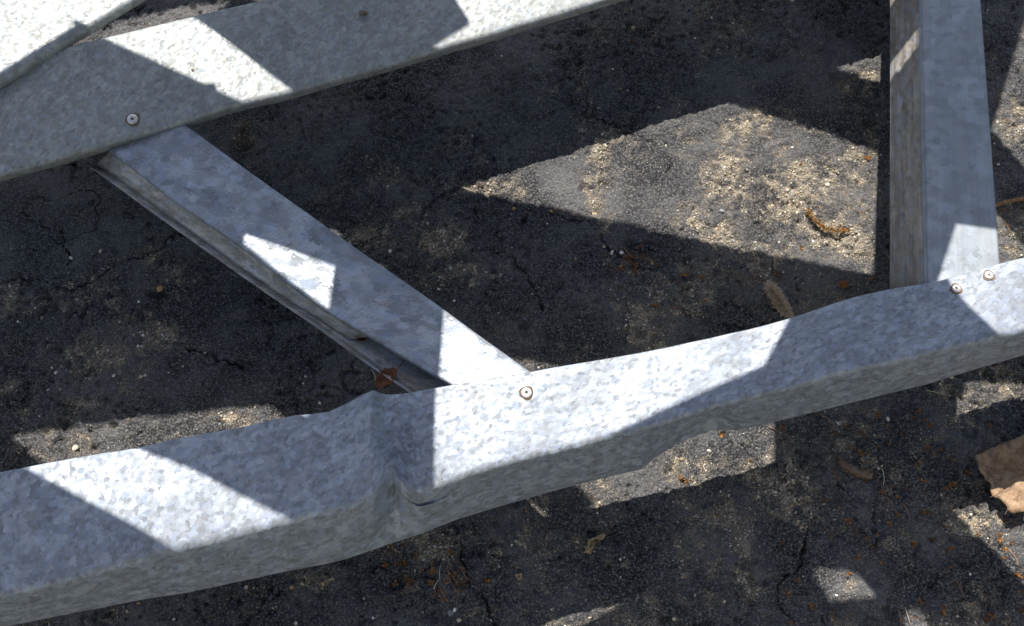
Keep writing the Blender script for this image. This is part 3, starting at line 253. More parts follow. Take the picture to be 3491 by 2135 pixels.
def plain(name, cols, scale=300, rough=0.7, spec=0.3, trans=0.0, island=False):
    """organic / mineral: two or three colours broken up by noise"""
    m, nt, b = new_mat(name)
    N = NT(nt)
    pos = N.n('ShaderNodeTexCoord').outputs['Object']
    oi = N.n('ShaderNodeObjectInfo').outputs['Random']
    off = N.n('ShaderNodeCombineXYZ', ins={0: oi, 1: N.math('MULTIPLY', oi, 7.0), 2: oi}).outputs[0]
    n = N.noise(N.vmath('ADD', pos, off), scale, 5.0, 0.65).outputs[0]
    c = N.mix(N.ramp(n, 0.35, 0.62), cols[0], cols[1])
    if len(cols) > 2:
        n2 = N.noise(N.vmath('ADD', pos, (5, 3, 1)), scale * 2.3, 3.0).outputs[0]
        c = N.mix(N.ramp(n2, 0.58, 0.7), c, cols[2])
    c = N.n('ShaderNodeHueSaturation', ins={'Color': c, 'Value': N.math('ADD', 0.75, N.math('MULTIPLY', oi, 0.5))}).outputs[0]
    nt.links.new(c, b.inputs['Base Color'])
    bump = N.n('ShaderNodeBump', ins={'Strength': 0.4, 'Distance': 0.0006, 'Height': n}).outputs[0]
    nt.links.new(bump, b.inputs['Normal'])
    b.inputs['Roughness'].default_value = rough
    b.inputs['Specular IOR Level'].default_value = spec
    if trans:
        tr = nt.nodes.new('ShaderNodeBsdfTranslucent')
        nt.links.new(c, tr.inputs[0])
        mx = nt.nodes.new('ShaderNodeMixShader')
        mx.inputs[0].default_value = trans
        nt.links.new(b.outputs[0], mx.inputs[1])
        nt.links.new(tr.outputs[0], mx.inputs[2])
        nt.links.new(mx.outputs[0], nt.nodes['Material Output'].inputs[0])
    return m

M['peb_c'] = plain('pebble_cream', [(0.55, 0.46, 0.32), (0.66, 0.60, 0.48)], 500)
M['peb_w'] = plain('pebble_white', [(0.52, 0.50, 0.46), (0.70, 0.68, 0.64)], 500)
M['peb_t'] = plain('pebble_tan', [(0.36, 0.27, 0.17), (0.50, 0.41, 0.29)], 500)
M['peb_o'] = plain('pebble_ochre', [(0.42, 0.24, 0.09), (0.52, 0.34, 0.16)], 500)
M['peb_g'] = plain('pebble_grey', [(0.16, 0.16, 0.17), (0.26, 0.26, 0.26)], 500)
M['bud'] = plain('bud_scale_rust', [(0.20, 0.075, 0.02), (0.34, 0.16, 0.04), (0.10, 0.04, 0.015)], 420, 0.45, 0.5, 0.25)
M['needle'] = plain('needle_brown', [(0.24, 0.12, 0.05), (0.38, 0.22, 0.11)], 200, 0.6, 0.3)
M['straw'] = plain('straw_pale', [(0.45, 0.38, 0.24), (0.58, 0.50, 0.36)], 200, 0.6, 0.3)
M['leaf'] = plain('dead_leaf_tan', [(0.22, 0.135, 0.075), (0.36, 0.25, 0.155), (0.12, 0.07, 0.04)], 90, 0.65, 0.3, 0.15)
M['leaf_red'] = plain('dead_leaf_russet', [(0.14, 0.045, 0.018), (0.26, 0.10, 0.035), (0.07, 0.022, 0.012)], 160, 0.5, 0.4, 0.15)
M['catkin_gold'] = plain('catkin_golden', [(0.38, 0.20, 0.07), (0.52, 0.34, 0.15), (0.24, 0.09, 0.03)], 500, 0.7, 0.2, 0.2)
M['catkin_grey'] = plain('catkin_downy', [(0.50, 0.40, 0.30), (0.66, 0.57, 0.46), (0.22, 0.12, 0.07)], 500, 0.8, 0.1, 0.2)
M['bark'] = plain('bark_brown', [(0.15, 0.095, 0.065), (0.26, 0.19, 0.14), (0.09, 0.05, 0.03)], 260, 0.8, 0.2)
M['chip'] = plain('bark_chip_ochre', [(0.33, 0.23, 0.11), (0.42, 0.31, 0.17)], 260, 0.8, 0.2)
M['rust'] = plain('brown_film', [(0.10, 0.065, 0.04), (0.20, 0.15, 0.11)], 900, 0.8, 0.2)  # dark brown, for the rings round the screw heads
M['bounce_siding'] = plain('bounce_clapboard', [(0.50, 0.49, 0.40), (0.54, 0.53, 0.44)], 12, 0.6, 0.3)
M['chain'] = plain('chain_steel', [(0.3, 0.3, 0.3), (0.4, 0.4, 0.4)], 200, 0.5, 0.5)

def asphalt():
    m, nt, b = new_mat('weathered_asphalt')
    N = NT(nt)
    geo = N.n('ShaderNodeNewGeometry')
    pos = geo.outputs['Position']
    wear_and_sun = N.n('ShaderNodeAttribute', attribute_name='wear_and_sun').outputs['Fac']  # real wear, plus sunlight painted in as paler dust
    crack = N.n('ShaderNodeAttribute', attribute_name='crack').outputs['Fac']
    big = N.noise(pos, 9, 4.0, 0.6).outputs[0]
    mid = N.noise(pos, 60, 4.0, 0.6).outputs[0]
    fine = N.noise(pos, 420, 4.0, 0.65).outputs[0]
    grain = N.noise(pos, 1300, 2.0, 0.6).outputs[0]
    clus = N.noise(pos, 60, 6.0, 0.68, 0.3).outputs[0]
    seal = N.mix(N.ramp(big, 0.4, 0.65), (0.022, 0.0225, 0.026), (0.120, 0.118, 0.118))
    seal = N.mix(N.ramp(fine, 0.45, 0.70), seal, (0.25, 0.243, 0.236))
    dens = N.math('ADD', N.math('MULTIPLY', wear_and_sun, 0.70), N.math('MULTIPLY', N.math('SUBTRACT', clus, 0.47), 1.7), clamp=True)
    worn = N.mix(N.ramp(fine, 0.35, 0.65), (0.055, 0.051, 0.046), (0.19, 0.17, 0.145))
    col = N.mix(N.math('MULTIPLY', N.ramp(dens, 0.25, 0.8), 0.8), seal, worn)
    # pale dust and sand caught in the texture, in clusters
    sp = N.math('ADD', N.math('MULTIPLY', N.noise(pos, 640, 3.0, 0.6).outputs[0], 0.6), N.math('MULTIPLY', N.noise(pos, 1700, 1.0, 0.5).outputs[0], 0.4))
    thr = N.math('SUBTRACT', 0.640, N.math('MULTIPLY', dens, 0.20))
    dm = N.ramp(N.math('SUBTRACT', sp, thr), 0.0, 0.06)
    tone = N.mix(N.ramp(N.noise(pos, 900, 1.0).outputs[0], 0.4, 0.6), (0.34, 0.275, 0.19), (0.54, 0.47, 0.36))
    col = N.mix(N.math('MULTIPLY', dm, 0.9), col, tone)
    col = N.mix(N.math('MULTIPLY', crack, 0.75), col, (0.012, 0.011, 0.011))
    nt.links.new(col, b.inputs['Base Color'])
    nt.links.new(N.ramp(dens, 0.2, 0.9, 0.47, 0.62), b.inputs['Roughness'])
    b.inputs['Specular IOR Level'].default_value = 0.3
    vor = N.n('ShaderNodeTexVoronoi', feature='SMOOTH_F1', ins={'Vector': pos, 'Scale': 330.0, 'Smoothness': 0.4}).outputs['Distance']
    h = N.math('ADD', N.math('ADD', N.math('MULTIPLY', fine, 1.0), N.math('MULTIPLY', grain, 0.45)), N.math('MULTIPLY', vor, -0.45))
    bump = N.n('ShaderNodeBump', ins={'Strength': 1.0, 'Distance': 0.0034, 'Height': h}).outputs[0]
    nt.links.new(bump, b.inputs['Normal'])
    return m
M['asphalt'] = asphalt()

def grit_mat():
    m, nt, b = new_mat('sand_grains')
    N = NT(nt)
    c = N.n('ShaderNodeAttribute', attribute_name='tone').outputs['Color']
    nt.links.new(c, b.inputs['Base Color'])
    b.inputs['Roughness'].default_value = 0.55
    return m
M['grit'] = grit_mat()

# ---------------------------------------------------------------- ground
def vnoise(x, y, seed):
    r = np.random.default_rng(seed)
    T = r.random((256, 256)).astype(np.float32)
    xi = np.floor(x).astype(np.int64); yi = np.floor(y).astype(np.int64)
    fx = (x - xi).astype(np.float32); fy = (y - yi).astype(np.float32)
    fx = fx * fx * (3 - 2 * fx); fy = fy * fy * (3 - 2 * fy)
    x0 = xi & 255; x1 = (xi + 1) & 255; y0 = yi & 255; y1 = (yi + 1) & 255
    return (T[y0, x0] * (1 - fx) + T[y0, x1] * fx) * (1 - fy) + (T[y1, x0] * (1 - fx) + T[y1, x1] * fx) * fy

def fbm(x, y, size, octv, seed):
    s = 0.0; a = 0.5; tot = 0.0
    ca, sa = math.cos(0.6), math.sin(0.6)
    for k in range(octv):
        u = (x * ca - y * sa) / size + 17.3 * k; v = (x * sa + y * ca) / size + 5.1 * k
        s = s + a * vnoise(u, v, seed + k); tot += a
        size *= 0.5; a *= 0.52; ca, sa = ca * 0.8 - sa * 0.6, sa * 0.8 + ca * 0.6
    return s / tot

GX0, GX1, GY0, GY1, GS = -0.84, 0.84, 0.02, 1.04, 0.0014

def ground_fields(X, Y):
    wx = (fbm(X, Y, 0.03, 4, 50) - 0.5) * 0.022
    wy = (fbm(X, Y, 0.03, 4, 70) - 0.5) * 0.022
    Xw, Yw = X + wx, Y + wy
    wear_and_sun = np.zeros_like(X)
    for x, y, rx, ry, s in DATA['worn']:  # worn spots, made stronger in the sun patches to brighten their colour
        q = ((Xw - x) / (rx * 1.2)) ** 2 + ((Yw - y) / (ry * 1.2)) ** 2
        wear_and_sun = np.maximum(wear_and_sun, s * np.exp(-0.9 * q))
    patch = 0.55 * fbm(X, Y, 0.05, 5, 90) + 0.45 * fbm(X, Y, 0.012, 4, 95)
    wear_and_sun = np.clip(wear_and_sun * (0.25 + 1.35 * np.clip((patch - 0.38) / 0.22, 0, 1)) + 0.35 * np.clip((patch - 0.54) / 0.10, 0, 1), 0, 1.2)
    flat = np.zeros_like(X)
    for x, y, rx, ry, q0 in DATA['smooth']:
        flat = np.maximum(flat, q0 * np.clip(1.6 - ((Xw - x) / rx) ** 2 - ((Yw - y) / ry) ** 2, 0, 1))
    wear_and_sun = wear_and_sun * (1 - 0.45 * flat)
    pit = np.zeros_like(X)
    for x, y, rx, ry, s in DATA['pits']:
        q = ((Xw - x) / rx) ** 2 + ((Yw - y) / ry) ** 2
        pit = np.maximum(pit, s * np.clip(1.2 - q, 0, 1))
    # cracks: ragged distance field
    jx = X + (fbm(X, Y, 0.012, 4, 110) - 0.5) * 0.014
    jy = Y + (fbm(X, Y, 0.012, 4, 130) - 0.5) * 0.014
    dist = np.full_like(X, 1.0)
    for pts in DATA['cracks'].values():
        for (ax, ay), (bx, by) in zip(pts[:-1], pts[1:]):
            lo = np.array([min(ax, bx) - 0.03, min(ay, by) - 0.03]); hi = np.array([max(ax, bx) + 0.03, max(ay, by) + 0.03])
            sel = (X > lo[0]) & (X < hi[0]) & (Y > lo[1]) & (Y < hi[1])
            if not sel.any(): continue
            px = jx[sel] - ax; py = jy[sel] - ay
            dx, dy = bx - ax, by - ay
            t = np.clip((px * dx + py * dy) / (dx * dx + dy * dy + 1e-9), 0, 1)
            dist[sel] = np.minimum(dist[sel], np.hypot(px - t * dx, py - t * dy))
    cw = 0.0002 + 0.0042 * np.clip(fbm(X, Y, 0.022, 3, 150) - 0.38, 0, 1)
    crack = np.clip(1.25 - dist / cw, 0, 1)
    # finer natural crazing
    rid = np.abs(fbm(X, Y, 0.16, 5, 170) - 0.5)
    gate = np.clip((fbm(X, Y, 0.2, 2, 190) - 0.5) / 0.1, 0, 1)
    fc = np.clip(1 - rid / 0.0035, 0, 1) * gate
    h = (fbm(X, Y, 0.18, 3, 1) - 0.5) * 0.012 + (fbm(X, Y, 0.03, 4, 10) - 0.5) * 0.0042
    agg = fbm(X, Y, 0.0065, 3, 20)
    lump = np.clip(X - 0.28, 0, 0.12) / 0.12 * np.clip(0.42 - Y, 0, 0.1) / 0.1     # broken, lumpy corner
    h = h + (agg - 0.5) * (1 - 0.6 * flat) * (0.0060 + 0.0030 * np.clip(wear_and_sun, 0, 1)) + lump * (fbm(X, Y, 0.02, 3, 30) - 0.5) * 0.010
    pn = fbm(X, Y, 0.010, 3, 230)
    rel = (1 - 0.8 * flat) * np.clip((fbm(X, Y, 0.11, 3, 250) - 0.38) / 0.16, 0.10, 1)
    h = h - rel * 0.0045 * np.clip((pn - 0.66) / 0.10, 0, 1) + rel * 0.0022 * np.clip((0.36 - pn) / 0.10, 0, 1) + 0.0012 * flat
    ww = np.clip((wear_and_sun - 0.40) / 0.35, 0, 1)
    h = h - ww * 0.0022 - pit * 0.006 - crack * 0.0055 - fc * 0.002
    dip = np.clip(1 - dist / 0.012, 0, 1)
    h = h - dip * 0.0012
    crk = np.clip(crack * (1 - 0.6 * ww) + fc * 0.5 + pit * 0.35, 0, 1)
    return h, wear_and_sun, crk, dist

nx = int((GX1 - GX0) / GS) + 1; ny = int((GY1 - GY0) / GS) + 1
gx = np.linspace(GX0, GX1, nx); gy = np.linspace(GY0, GY1, ny)
GXX, GYY = np.meshgrid(gx, gy)
Hh, WEAR_AND_SUN, CRK, DIST = ground_fields(GXX, GYY)
edge = np.minimum.reduce([GXX - GX0, GX1 - GXX, GYY - GY0, GY1 - GYY])
fade = np.clip(edge / 0.05, 0, 1)
Hh = Hh * fade
def gh(x, y):
    i = int(round((x - GX0) / (GX1 - GX0) * (nx - 1))); j = int(round((y - GY0) / (GY1 - GY0) * (ny - 1)))
    if 0 <= i < nx and 0 <= j < ny: return float(Hh[j, i])
    return 0.0
def ghmax(x, y, r):
    return max(gh(x + r * a, y + r * b) for a in (-1, 0, 1) for b in (-1, 0, 1))

def build_ground():
    V = np.empty((nx * ny, 3), np.float32)
    V[:, 0] = GXX.ravel(); V[:, 1] = GYY.ravel(); V[:, 2] = Hh.ravel()
    idx = np.arange(nx * ny).reshape(ny, nx)
    F = np.stack([idx[:-1, :-1], idx[:-1, 1:], idx[1:, 1:], idx[1:, :-1]], -1).reshape(-1, 4)
    m = bpy.data.meshes.new('asphalt_driveway')
    m.vertices.add(len(V)); m.vertices.foreach_set('co', V.ravel())
    m.loops.add(F.size); m.loops.foreach_set('vertex_index', F.ravel().astype(np.int32))
    m.polygons.add(len(F))
    m.polygons.foreach_set('loop_start', np.arange(0, F.size, 4, dtype=np.int32))
    m.polygons.foreach_set('use_smooth', np.ones(len(F), bool))
    m.update(calc_edges=True)
    for nm, arr in (('wear_and_sun', WEAR_AND_SUN * fade + 0.15 * (1 - fade)), ('crack', CRK * fade)):
        a = m.attributes.new(nm, 'FLOAT', 'POINT')
        a.data.foreach_set('value', arr.ravel().astype(np.float32))
    m.materials.append(M['asphalt'])
    o = bpy.data.objects.new('asphalt_driveway', m)
    C.objects.link(o)
    tag(o, 'dark cracked sealed asphalt with worn sandy patches', kind='structure')
    # the rest of the drive, a frame round the detailed sheet
    R = 60.0
    xs = [-R, GX0, GX1, R]; ys = [-R, GY0, GY1, R]
    vs = [(x, y, 0.0) for y in ys for x in xs]
    fs = []
    for j in range(3):
        for i in range(3):
            if i == 1 and j == 1: continue
            k = j * 4 + i
            fs.append((k, k + 1, k + 5, k + 4))
    g = mesh_obj('ground', vs, fs, M['asphalt'], smooth=False)
    tag(g, 'wide asphalt ground round the driveway', kind='structure')
build_ground()

def add_bounce_wall():
    """unseen pale clapboard wall added behind the viewer to throw warm light back onto the fronts of the channels"""
    vs, fs = [], []
    for k in range(22):
        z0 = 0.05 + k * 0.115; z1 = z0 + 0.113; y = -2.3
        b = len(vs)
        vs += [(-5, y + .018, z0), (5, y + .018, z0), (5, y, z1), (-5, y, z1), (-5, y - .05, z0), (5, y - .05, z0)]
        fs += [(b, b + 1, b + 2, b + 3), (b + 4, b + 5, b + 1, b)]
    tag(mesh_obj('bounce_wall', vs, fs, M['bounce_siding'], smooth=False), kind='structure')
add_bounce_wall()  # added only for its bounce light

# sand and grit lying in the worn places
def build_grit(n):
    ico = bmesh.new(); bmesh.ops.create_icosphere(ico, subdivisions=1, radius=1.0)
    bv = np.array([v.co[:] for v in ico.verts], np.float32)
    bf = np.array([[v.index for v in f.verts] for f in ico.faces], np.int64)
    ico.free()
    dens = np.clip(WEAR_AND_SUN, 0, 1) ** 2.2 * 1.0 + 0.012
    dens *= np.clip((fbm(GXX, GYY, 0.012, 4, 210) - 0.40) / 0.2, 0.02, 1) ** 1.5
    dens += 0.8 * np.clip(1 - DIST / 0.006, 0, 1) * np.clip(WEAR_AND_SUN, 0.1, 1)
    dens[fade < 1] = 0
    p = (dens / dens.sum()).ravel()
    pick = rng.choice(p.size, n, p=p)
    nc = 3200                                                     # coarser grains in the most broken places
    dc = np.clip(WEAR_AND_SUN - 0.62, 0, 1) ** 1.3; dc[fade < 1] = 0
    pick[:nc] = rng.choice(p.size, nc, p=(dc / dc.sum()).ravel())
    jj, ii = np.divmod(pick, nx)
    x = gx[ii] + rng.uniform(-0.5, 0.5, n) * GS; y = gy[jj] + rng.uniform(-0.5, 0.5, n) * GS
    z = Hh[jj, ii]
    r = 0.00028 + 0.00055 * rng.random(n) ** 2.2 + (rng.random(n) < 0.05) * 0.0009 * rng.random(n)
    r[:nc] = 0.0006 + 0.0012 * rng.random(nc) ** 2
    pal = np.array([[0.50, 0.42, 0.29], [0.60, 0.54, 0.42], [0.42, 0.32, 0.19], [0.66, 0.64, 0.60], [0.30, 0.27, 0.23], [0.40, 0.22, 0.09], [0.10, 0.10, 0.10]])
    ci = rng.choice(len(pal), n, p=[.30, .24, .16, .08, .14, .03, .05])
    col = pal[ci] * rng.uniform(0.7, 1.15, (n, 1))
    sc = r[:, None] * rng.uniform(0.65, 1.3, (n, 3)); sc[:, 2] *= 0.8
    ang = rng.uniform(0, 6.28, n)
    nv = len(bv)
    B = bv[None] * sc[:, None, :] * rng.uniform(0.8, 1.2, (n, nv, 1))
    ca, sa = np.cos(ang)[:, None], np.sin(ang)[:, None]
    P = np.empty((n, nv, 3), np.float32)
    P[..., 0] = B[..., 0] * ca - B[..., 1] * sa + x[:, None]
    P[..., 1] = B[..., 0] * sa + B[..., 1] * ca + y[:, None]
    P[..., 2] = B[..., 2] + (z + r * 0.25)[:, None]
    F = (bf[None] + (np.arange(n) * nv)[:, None, None]).reshape(-1, 3)
    m = bpy.data.meshes.new('sand_grit')
    m.vertices.add(n * nv); m.vertices.foreach_set('co', P.ravel())
    m.loops.add(F.size); m.loops.foreach_set('vertex_index', F.ravel().astype(np.int32))
    m.polygons.add(len(F)); m.polygons.foreach_set('loop_start', np.arange(0, F.size, 3, dtype=np.int32))
    m.update(calc_edges=True)
    a = m.attributes.new('tone', 'FLOAT_COLOR', 'POINT')
    cc = np.ones((n, nv, 4), np.float32); cc[..., :3] = col[:, None, :]
    a.data.foreach_set('color', cc.ravel())
    m.materials.append(M['grit'])
    o = bpy.data.objects.new('sand_grit', m); C.objects.link(o)
    tag(o, 'loose pale sand and grit lying in the worn asphalt', 'sand', kind='stuff')
build_grit(32000)

# ---------------------------------------------------------------- steel frame
def V3(p): return np.array(p, float)
def unit(v): return v / (np.linalg.norm(v) + 1e-12)
def bend(pts, rads, seg=5):
    """polyline with rounded corners; every corner gives the same number of points"""
    out = [pts[0]]
    for k in range(1, len(pts) - 1):
        P, A, B = pts[k], pts[k - 1], pts[k + 1]
        r = rads[k - 1]
        p1 = P + unit(A - P) * min(r, 0.48 * np.linalg.norm(A - P)); p2 = P + unit(B - P) * min(r, 0.48 * np.linalg.norm(B - P))
        for i in range(seg + 1):
            t = i / seg
            out.append((1 - t) ** 2 * p1 + 2 * t * (1 - t) * P + t * t * p2)
    out.append(pts[-1])
    return out

def refine(profile, maxlen):
    """split long spans of one profile into a number fixed by maxlen list"""
    return profile

def loft(name, profiles, mat, parent, thick=0.0013, split=None, mat_index=None, offset=-1):
    n = len(profiles[0]); m = len(profiles)
    P = np.array(profiles)                                      # m stations, n points
    seg_u = np.r_[0, np.cumsum(np.linalg.norm(np.diff(P.mean(1), axis=0), axis=1))]
    seg_v = np.r_[0, np.cumsum(np.linalg.norm(np.diff(P[m // 2], axis=0), axis=1))]
    uv = [(seg_u[i], seg_v[j]) for i in range(m) for j in range(n)]
    faces = [(i * n + j, i * n + j + 1, (i + 1) * n + j + 1, (i + 1) * n + j) for i in range(m - 1) for j in range(n - 1)]
    o = mesh_obj(name, P.reshape(-1, 3), faces, mat, parent, True, uv)
    o.data.set_sharp_from_angle(angle=math.radians(26))
    if mat_index:
        for k, f in enumerate(o.data.polygons):
            f.material_index = mat_index(k % (n - 1))
    s = o.modifiers.new('sheet', 'SOLIDIFY'); s.thickness = thick; s.offset = offset
    return o

frame = empty('steel_frame', (0.0, 0.30, 0.0))
tag(frame, 'dented galvanized steel channel frame lying above the cracked asphalt', 'metal frame')
def adopt(o):
    o.parent = frame
    o.matrix_parent_inverse = Matrix.Translation(-Vector(frame.location))
    return o

def sub(A, B, n):
    return [A + (B - A) * k / n for k in range(n)]

def lower_rail():
    ca, cb, cc = [V3(p) for p in DATA['dent_a']]
    profs = []
    for B, F, D in DATA['lower_rail']:
        B, F, D = V3(B), V3(F), V3(D)
        x = 0.5 * (B[0] + F[0])
        lipB = B + np.array([0, 0.0, -0.006])
        inner = np.array([B[0], B[1], D[2]]) + unit(np.array([F[0] - B[0], F[1] - B[1], 0])) * 0.010
        pr = [lipB, B, F, D, inner]
        # rounded bends at back lip, front edge, bottom edge
        q = bend(pr, [0.0025, 0.0065, 0.006], 5)
        nb = 6
        full = q[:1 + nb] + sub(q[nb], q[nb + 1], 9)[1:] + q[nb + 1:nb + 1 + nb] + sub(q[2 * nb], q[2 * nb + 1], 8)[1:] + q[2 * nb + 1:]
        out = []
        for p in full:
            p = p.copy()
            v = np.clip(np.dot((p - B)[:2], (F - B)[:2]) / np.dot((F - B)[:2], (F - B)[:2]), 0, 1)
            if p[2] > 0.20:
                # crushed fold in the top flange: steep on its left, a shallow valley to its right
                xc = np.interp(v, [0, 0.45, 1], [ca[0], cb[0], cc[0]])
                dx = p[0] - xc
                p[2] += float(np.interp(dx, [-0.055, -0.030, 0.0, 0.0035, 0.010, 0.030, 0.062], [0, 0.001, 0.0125, -0.001, -0.0105, -0.0115, 0])) * (0.7 + 0.3 * v)
                # soft swell to the left and slow waves along the sheet
                p[2] += 0.005 * math.sin(max(0, min(1, (p[0] + 0.55) / 0.40)) * math.pi) * math.sin(v * math.pi)
                p[2] += 0.0016 * math.sin(p[0] * 23 + 1.0) * (1 - v) + 0.0012 * math.sin(p[0] * 41 + 3 * v)
                p[2] -= 0.004 * math.exp(-((p[0] - 0.235) / 0.03) ** 2) * (1 - v)
            else:
                w = np.clip((F[2] - p[2]) / (F[2] - D[2]), 0, 1)
                fold = max(0, 1 - abs(p[0] + 0.108 + 0.004 * w) / 0.026) * (1 - w)
                p[1] += 0.012 * fold
                p[1] += 0.0035 * math.exp(-((p[0] + 0.085 + 0.05 * w) / 0.022) ** 2) * math.sin(w * math.pi)
                p[1] -= 0.003 * math.exp(-((p[0] + 0.145 - 0.04 * w) / 0.02) ** 2) * math.sin(w * math.pi)
                # second dent, low on the web: a creased triangle pushed inwards
                k = np.clip((p[0] - 0.125) / 0.06, 0, 1) * np.clip((0.225 - p[0]) / 0.03, 0, 1)
                lim = np.interp(p[0], [0.128, 0.188, 0.225], [1.0, 0.18, 0.55])
                back_ = float(np.dot((p - D)[:2], unit((B - F)[:2])))
                ww_ = np.clip((w - lim) / (1.001 - lim), 0, 1)
                p[1] += 0.013 * k * math.sin(ww_ * math.pi) ** 0.7 * np.clip(1 - (back_ - 0.006) / 0.02, 0, 1)
            out.append(p)
        profs.append(out)
    o = loft('rail', profs, M['zinc_big'], None, 0.0013)
    tag(o, 'dented galvanized channel with a crushed fold in its top')
    return adopt(o)
lower_rail()

def upper_rail():
    profs = []
    for B, F in DATA['upper_rail']:
        B, F = V3(B), V3(F)
        d = unit(np.array([F[0] - B[0], F[1] - B[1], 0]))
        web = B - d * 0.004 + np.array([0, 0, -0.085])
        lip = F - d * 0.002 + np.array([0, 0, -0.014])
        curl = lip - d * 0.010 + np.array([0, 0, -0.004])
        base = web + d * 0.05
        q = bend([base, web, B, F, lip, curl], [0.006, 0.0045, 0.0055, 0.004], 5)
        full = q[:13] + sub(q[12], q[13], 9)[1:] + q[13:]
        out = []
        for p in full:
            p = p.copy()
            v = np.clip(np.dot((p - B)[:2], (F - B)[:2]) / np.dot((F - B)[:2], (F - B)[:2]), 0, 1)
            p[2] += 0.0016 * math.sin(p[0] * 19 + 2) * math.sin(v * math.pi) + 0.0008 * math.sin(p[0] * 53) * v
            out.append(p)
        profs.append(out)
    o = loft('rail', profs, M['zinc'], None, 0.0013, offset=1)
    return adopt(o)
upper_rail()

def brace():
    profs = []
    for i, (L, R, Q) in enumerate(DATA['brace']):
        L, R, Q = V3(L), V3(R), V3(Q)
        a = unit(L - R); a[2] = 0
        lipL = L + np.array([0, 0, -0.005])
        Rb = np.array([R[0], R[1], Q[2]]) + unit(Q - R) * 0.004
        Rb[2] = Q[2]
        inw = unit(np.array([R[0] - L[0], R[1] - L[1], 0.0]))
        Qu = Q + np.array([0, 0, 0.006]); Q = Q + inw * 0.0065
        q = bend([lipL, L, R, Rb, Q, Qu], [0.002, 0.004, 0.004, 0.002], 4)
        full = q[:6] + sub(q[5], q[6], 6)[1:] + q[6:]
        wob = 0.0007 * math.sin(i * 1.1)
        profs.append([p + np.array([0, 0, wob]) for p in full])
    near = []
    for i, (L, R, Q) in enumerate(DATA['brace']):
        t = i / (len(DATA['brace']) - 1)
        if t > 0.64: break
        L, R, Q = V3(L), V3(R), V3(Q)
        inw = unit(np.array([R[0] - L[0], R[1] - L[1], 0.0]))
        top = L + inw * (0.002 + 0.02 * max(0, t - 0.45)) + np.array([0, 0, -0.0065]); low = Q + inw * (0.0075 + 0.02 * max(0, t - 0.45)) + np.array([0, 0, 0.0015])
        near.append(sub(top, low, 6) + [low])
    w_ = adopt(loft('web', near, M['zinc_dirty'], None, 0.0012))
    tag(w_, 'scraped dull side strip under the top of the brace')
    o = loft('brace', profs, [M['zinc_plain'], M['zinc_dirty']], None, 0.0013, mat_index=lambda j: 1 if j >= 16 else 0)
    tag(o, 'diagonal galvanized brace with scuffed top and open side')
    return adopt(o)
brace()

def post():
    profs = []
    for K, R, Lb in DATA['post']:
        K, R, Lb = V3(K), V3(R), V3(Lb)
        lowR = R + np.array([0.004, 0, -0.062])
        # the left web carries shallow rolled ribs
        web = []
        n = 16
        out_n = np.array([-1.0, 0.15, 0.0])
        for k in range(n, 0, -1):
            t = k / n
            rib = 0.0008 * (1 if k in (3, 4, 7, 8, 12, 13) else 0)
            web.append(K + (Lb - K) * t + out_n * rib)
        foot = Lb + np.array([0.03, 0, 0])
        q = bend([web[-1], K, R, lowR], [0.0035, 0.002], 6)
        # flange with a soft shoulder beside the bend
        full = [foot] + web[:-1] + q[:8] + sub(q[7], q[8], 6)[1:] + q[8:]
        res = []
        for p in full:
            p = p.copy()
            v = (p[0] - K[0]) / (R[0] - K[0])
            if 0 <= v <= 1 and p[2] > K[2] - 0.01:
                p[2] -= 0.0025 * max(0, 1 - v / 0.22) ** 2 - 0.0010 * math.exp(-((v - 0.3) / 0.04) ** 2)
            res.append(p)
        profs.append(res)
    o = loft('post', profs, [M['zinc_post'], M['zinc_side']], None, 0.0013, mat_index=lambda j: 1 if j < 16 else 0, offset=1)
    tag(o, 'galvanized post with a ribbed brown weathered side')
    return adopt(o)
post()

from mathutils.bvhtree import BVHTree
bpy.context.view_layer.update()
_dg = bpy.context.evaluated_depsgraph_get()
STEEL = [BVHTree.FromObject(o, _dg) for o in frame.children]
def steel_at(x, y, z):
    """top of the steel under a point, and its normal"""
    best = None
    for t in STEEL:
        h = t.ray_cast(Vector((x, y, z + 0.03)), Vector((0, 0, -1)), 0.06)
        if h[0] is not None and (best is None or h[0].z > best[0].z): best = (h[0], h[1] if h[1].z > 0 else -h[1])
    return best or (Vector((x, y, z)), Vector((0, 0, 1)))

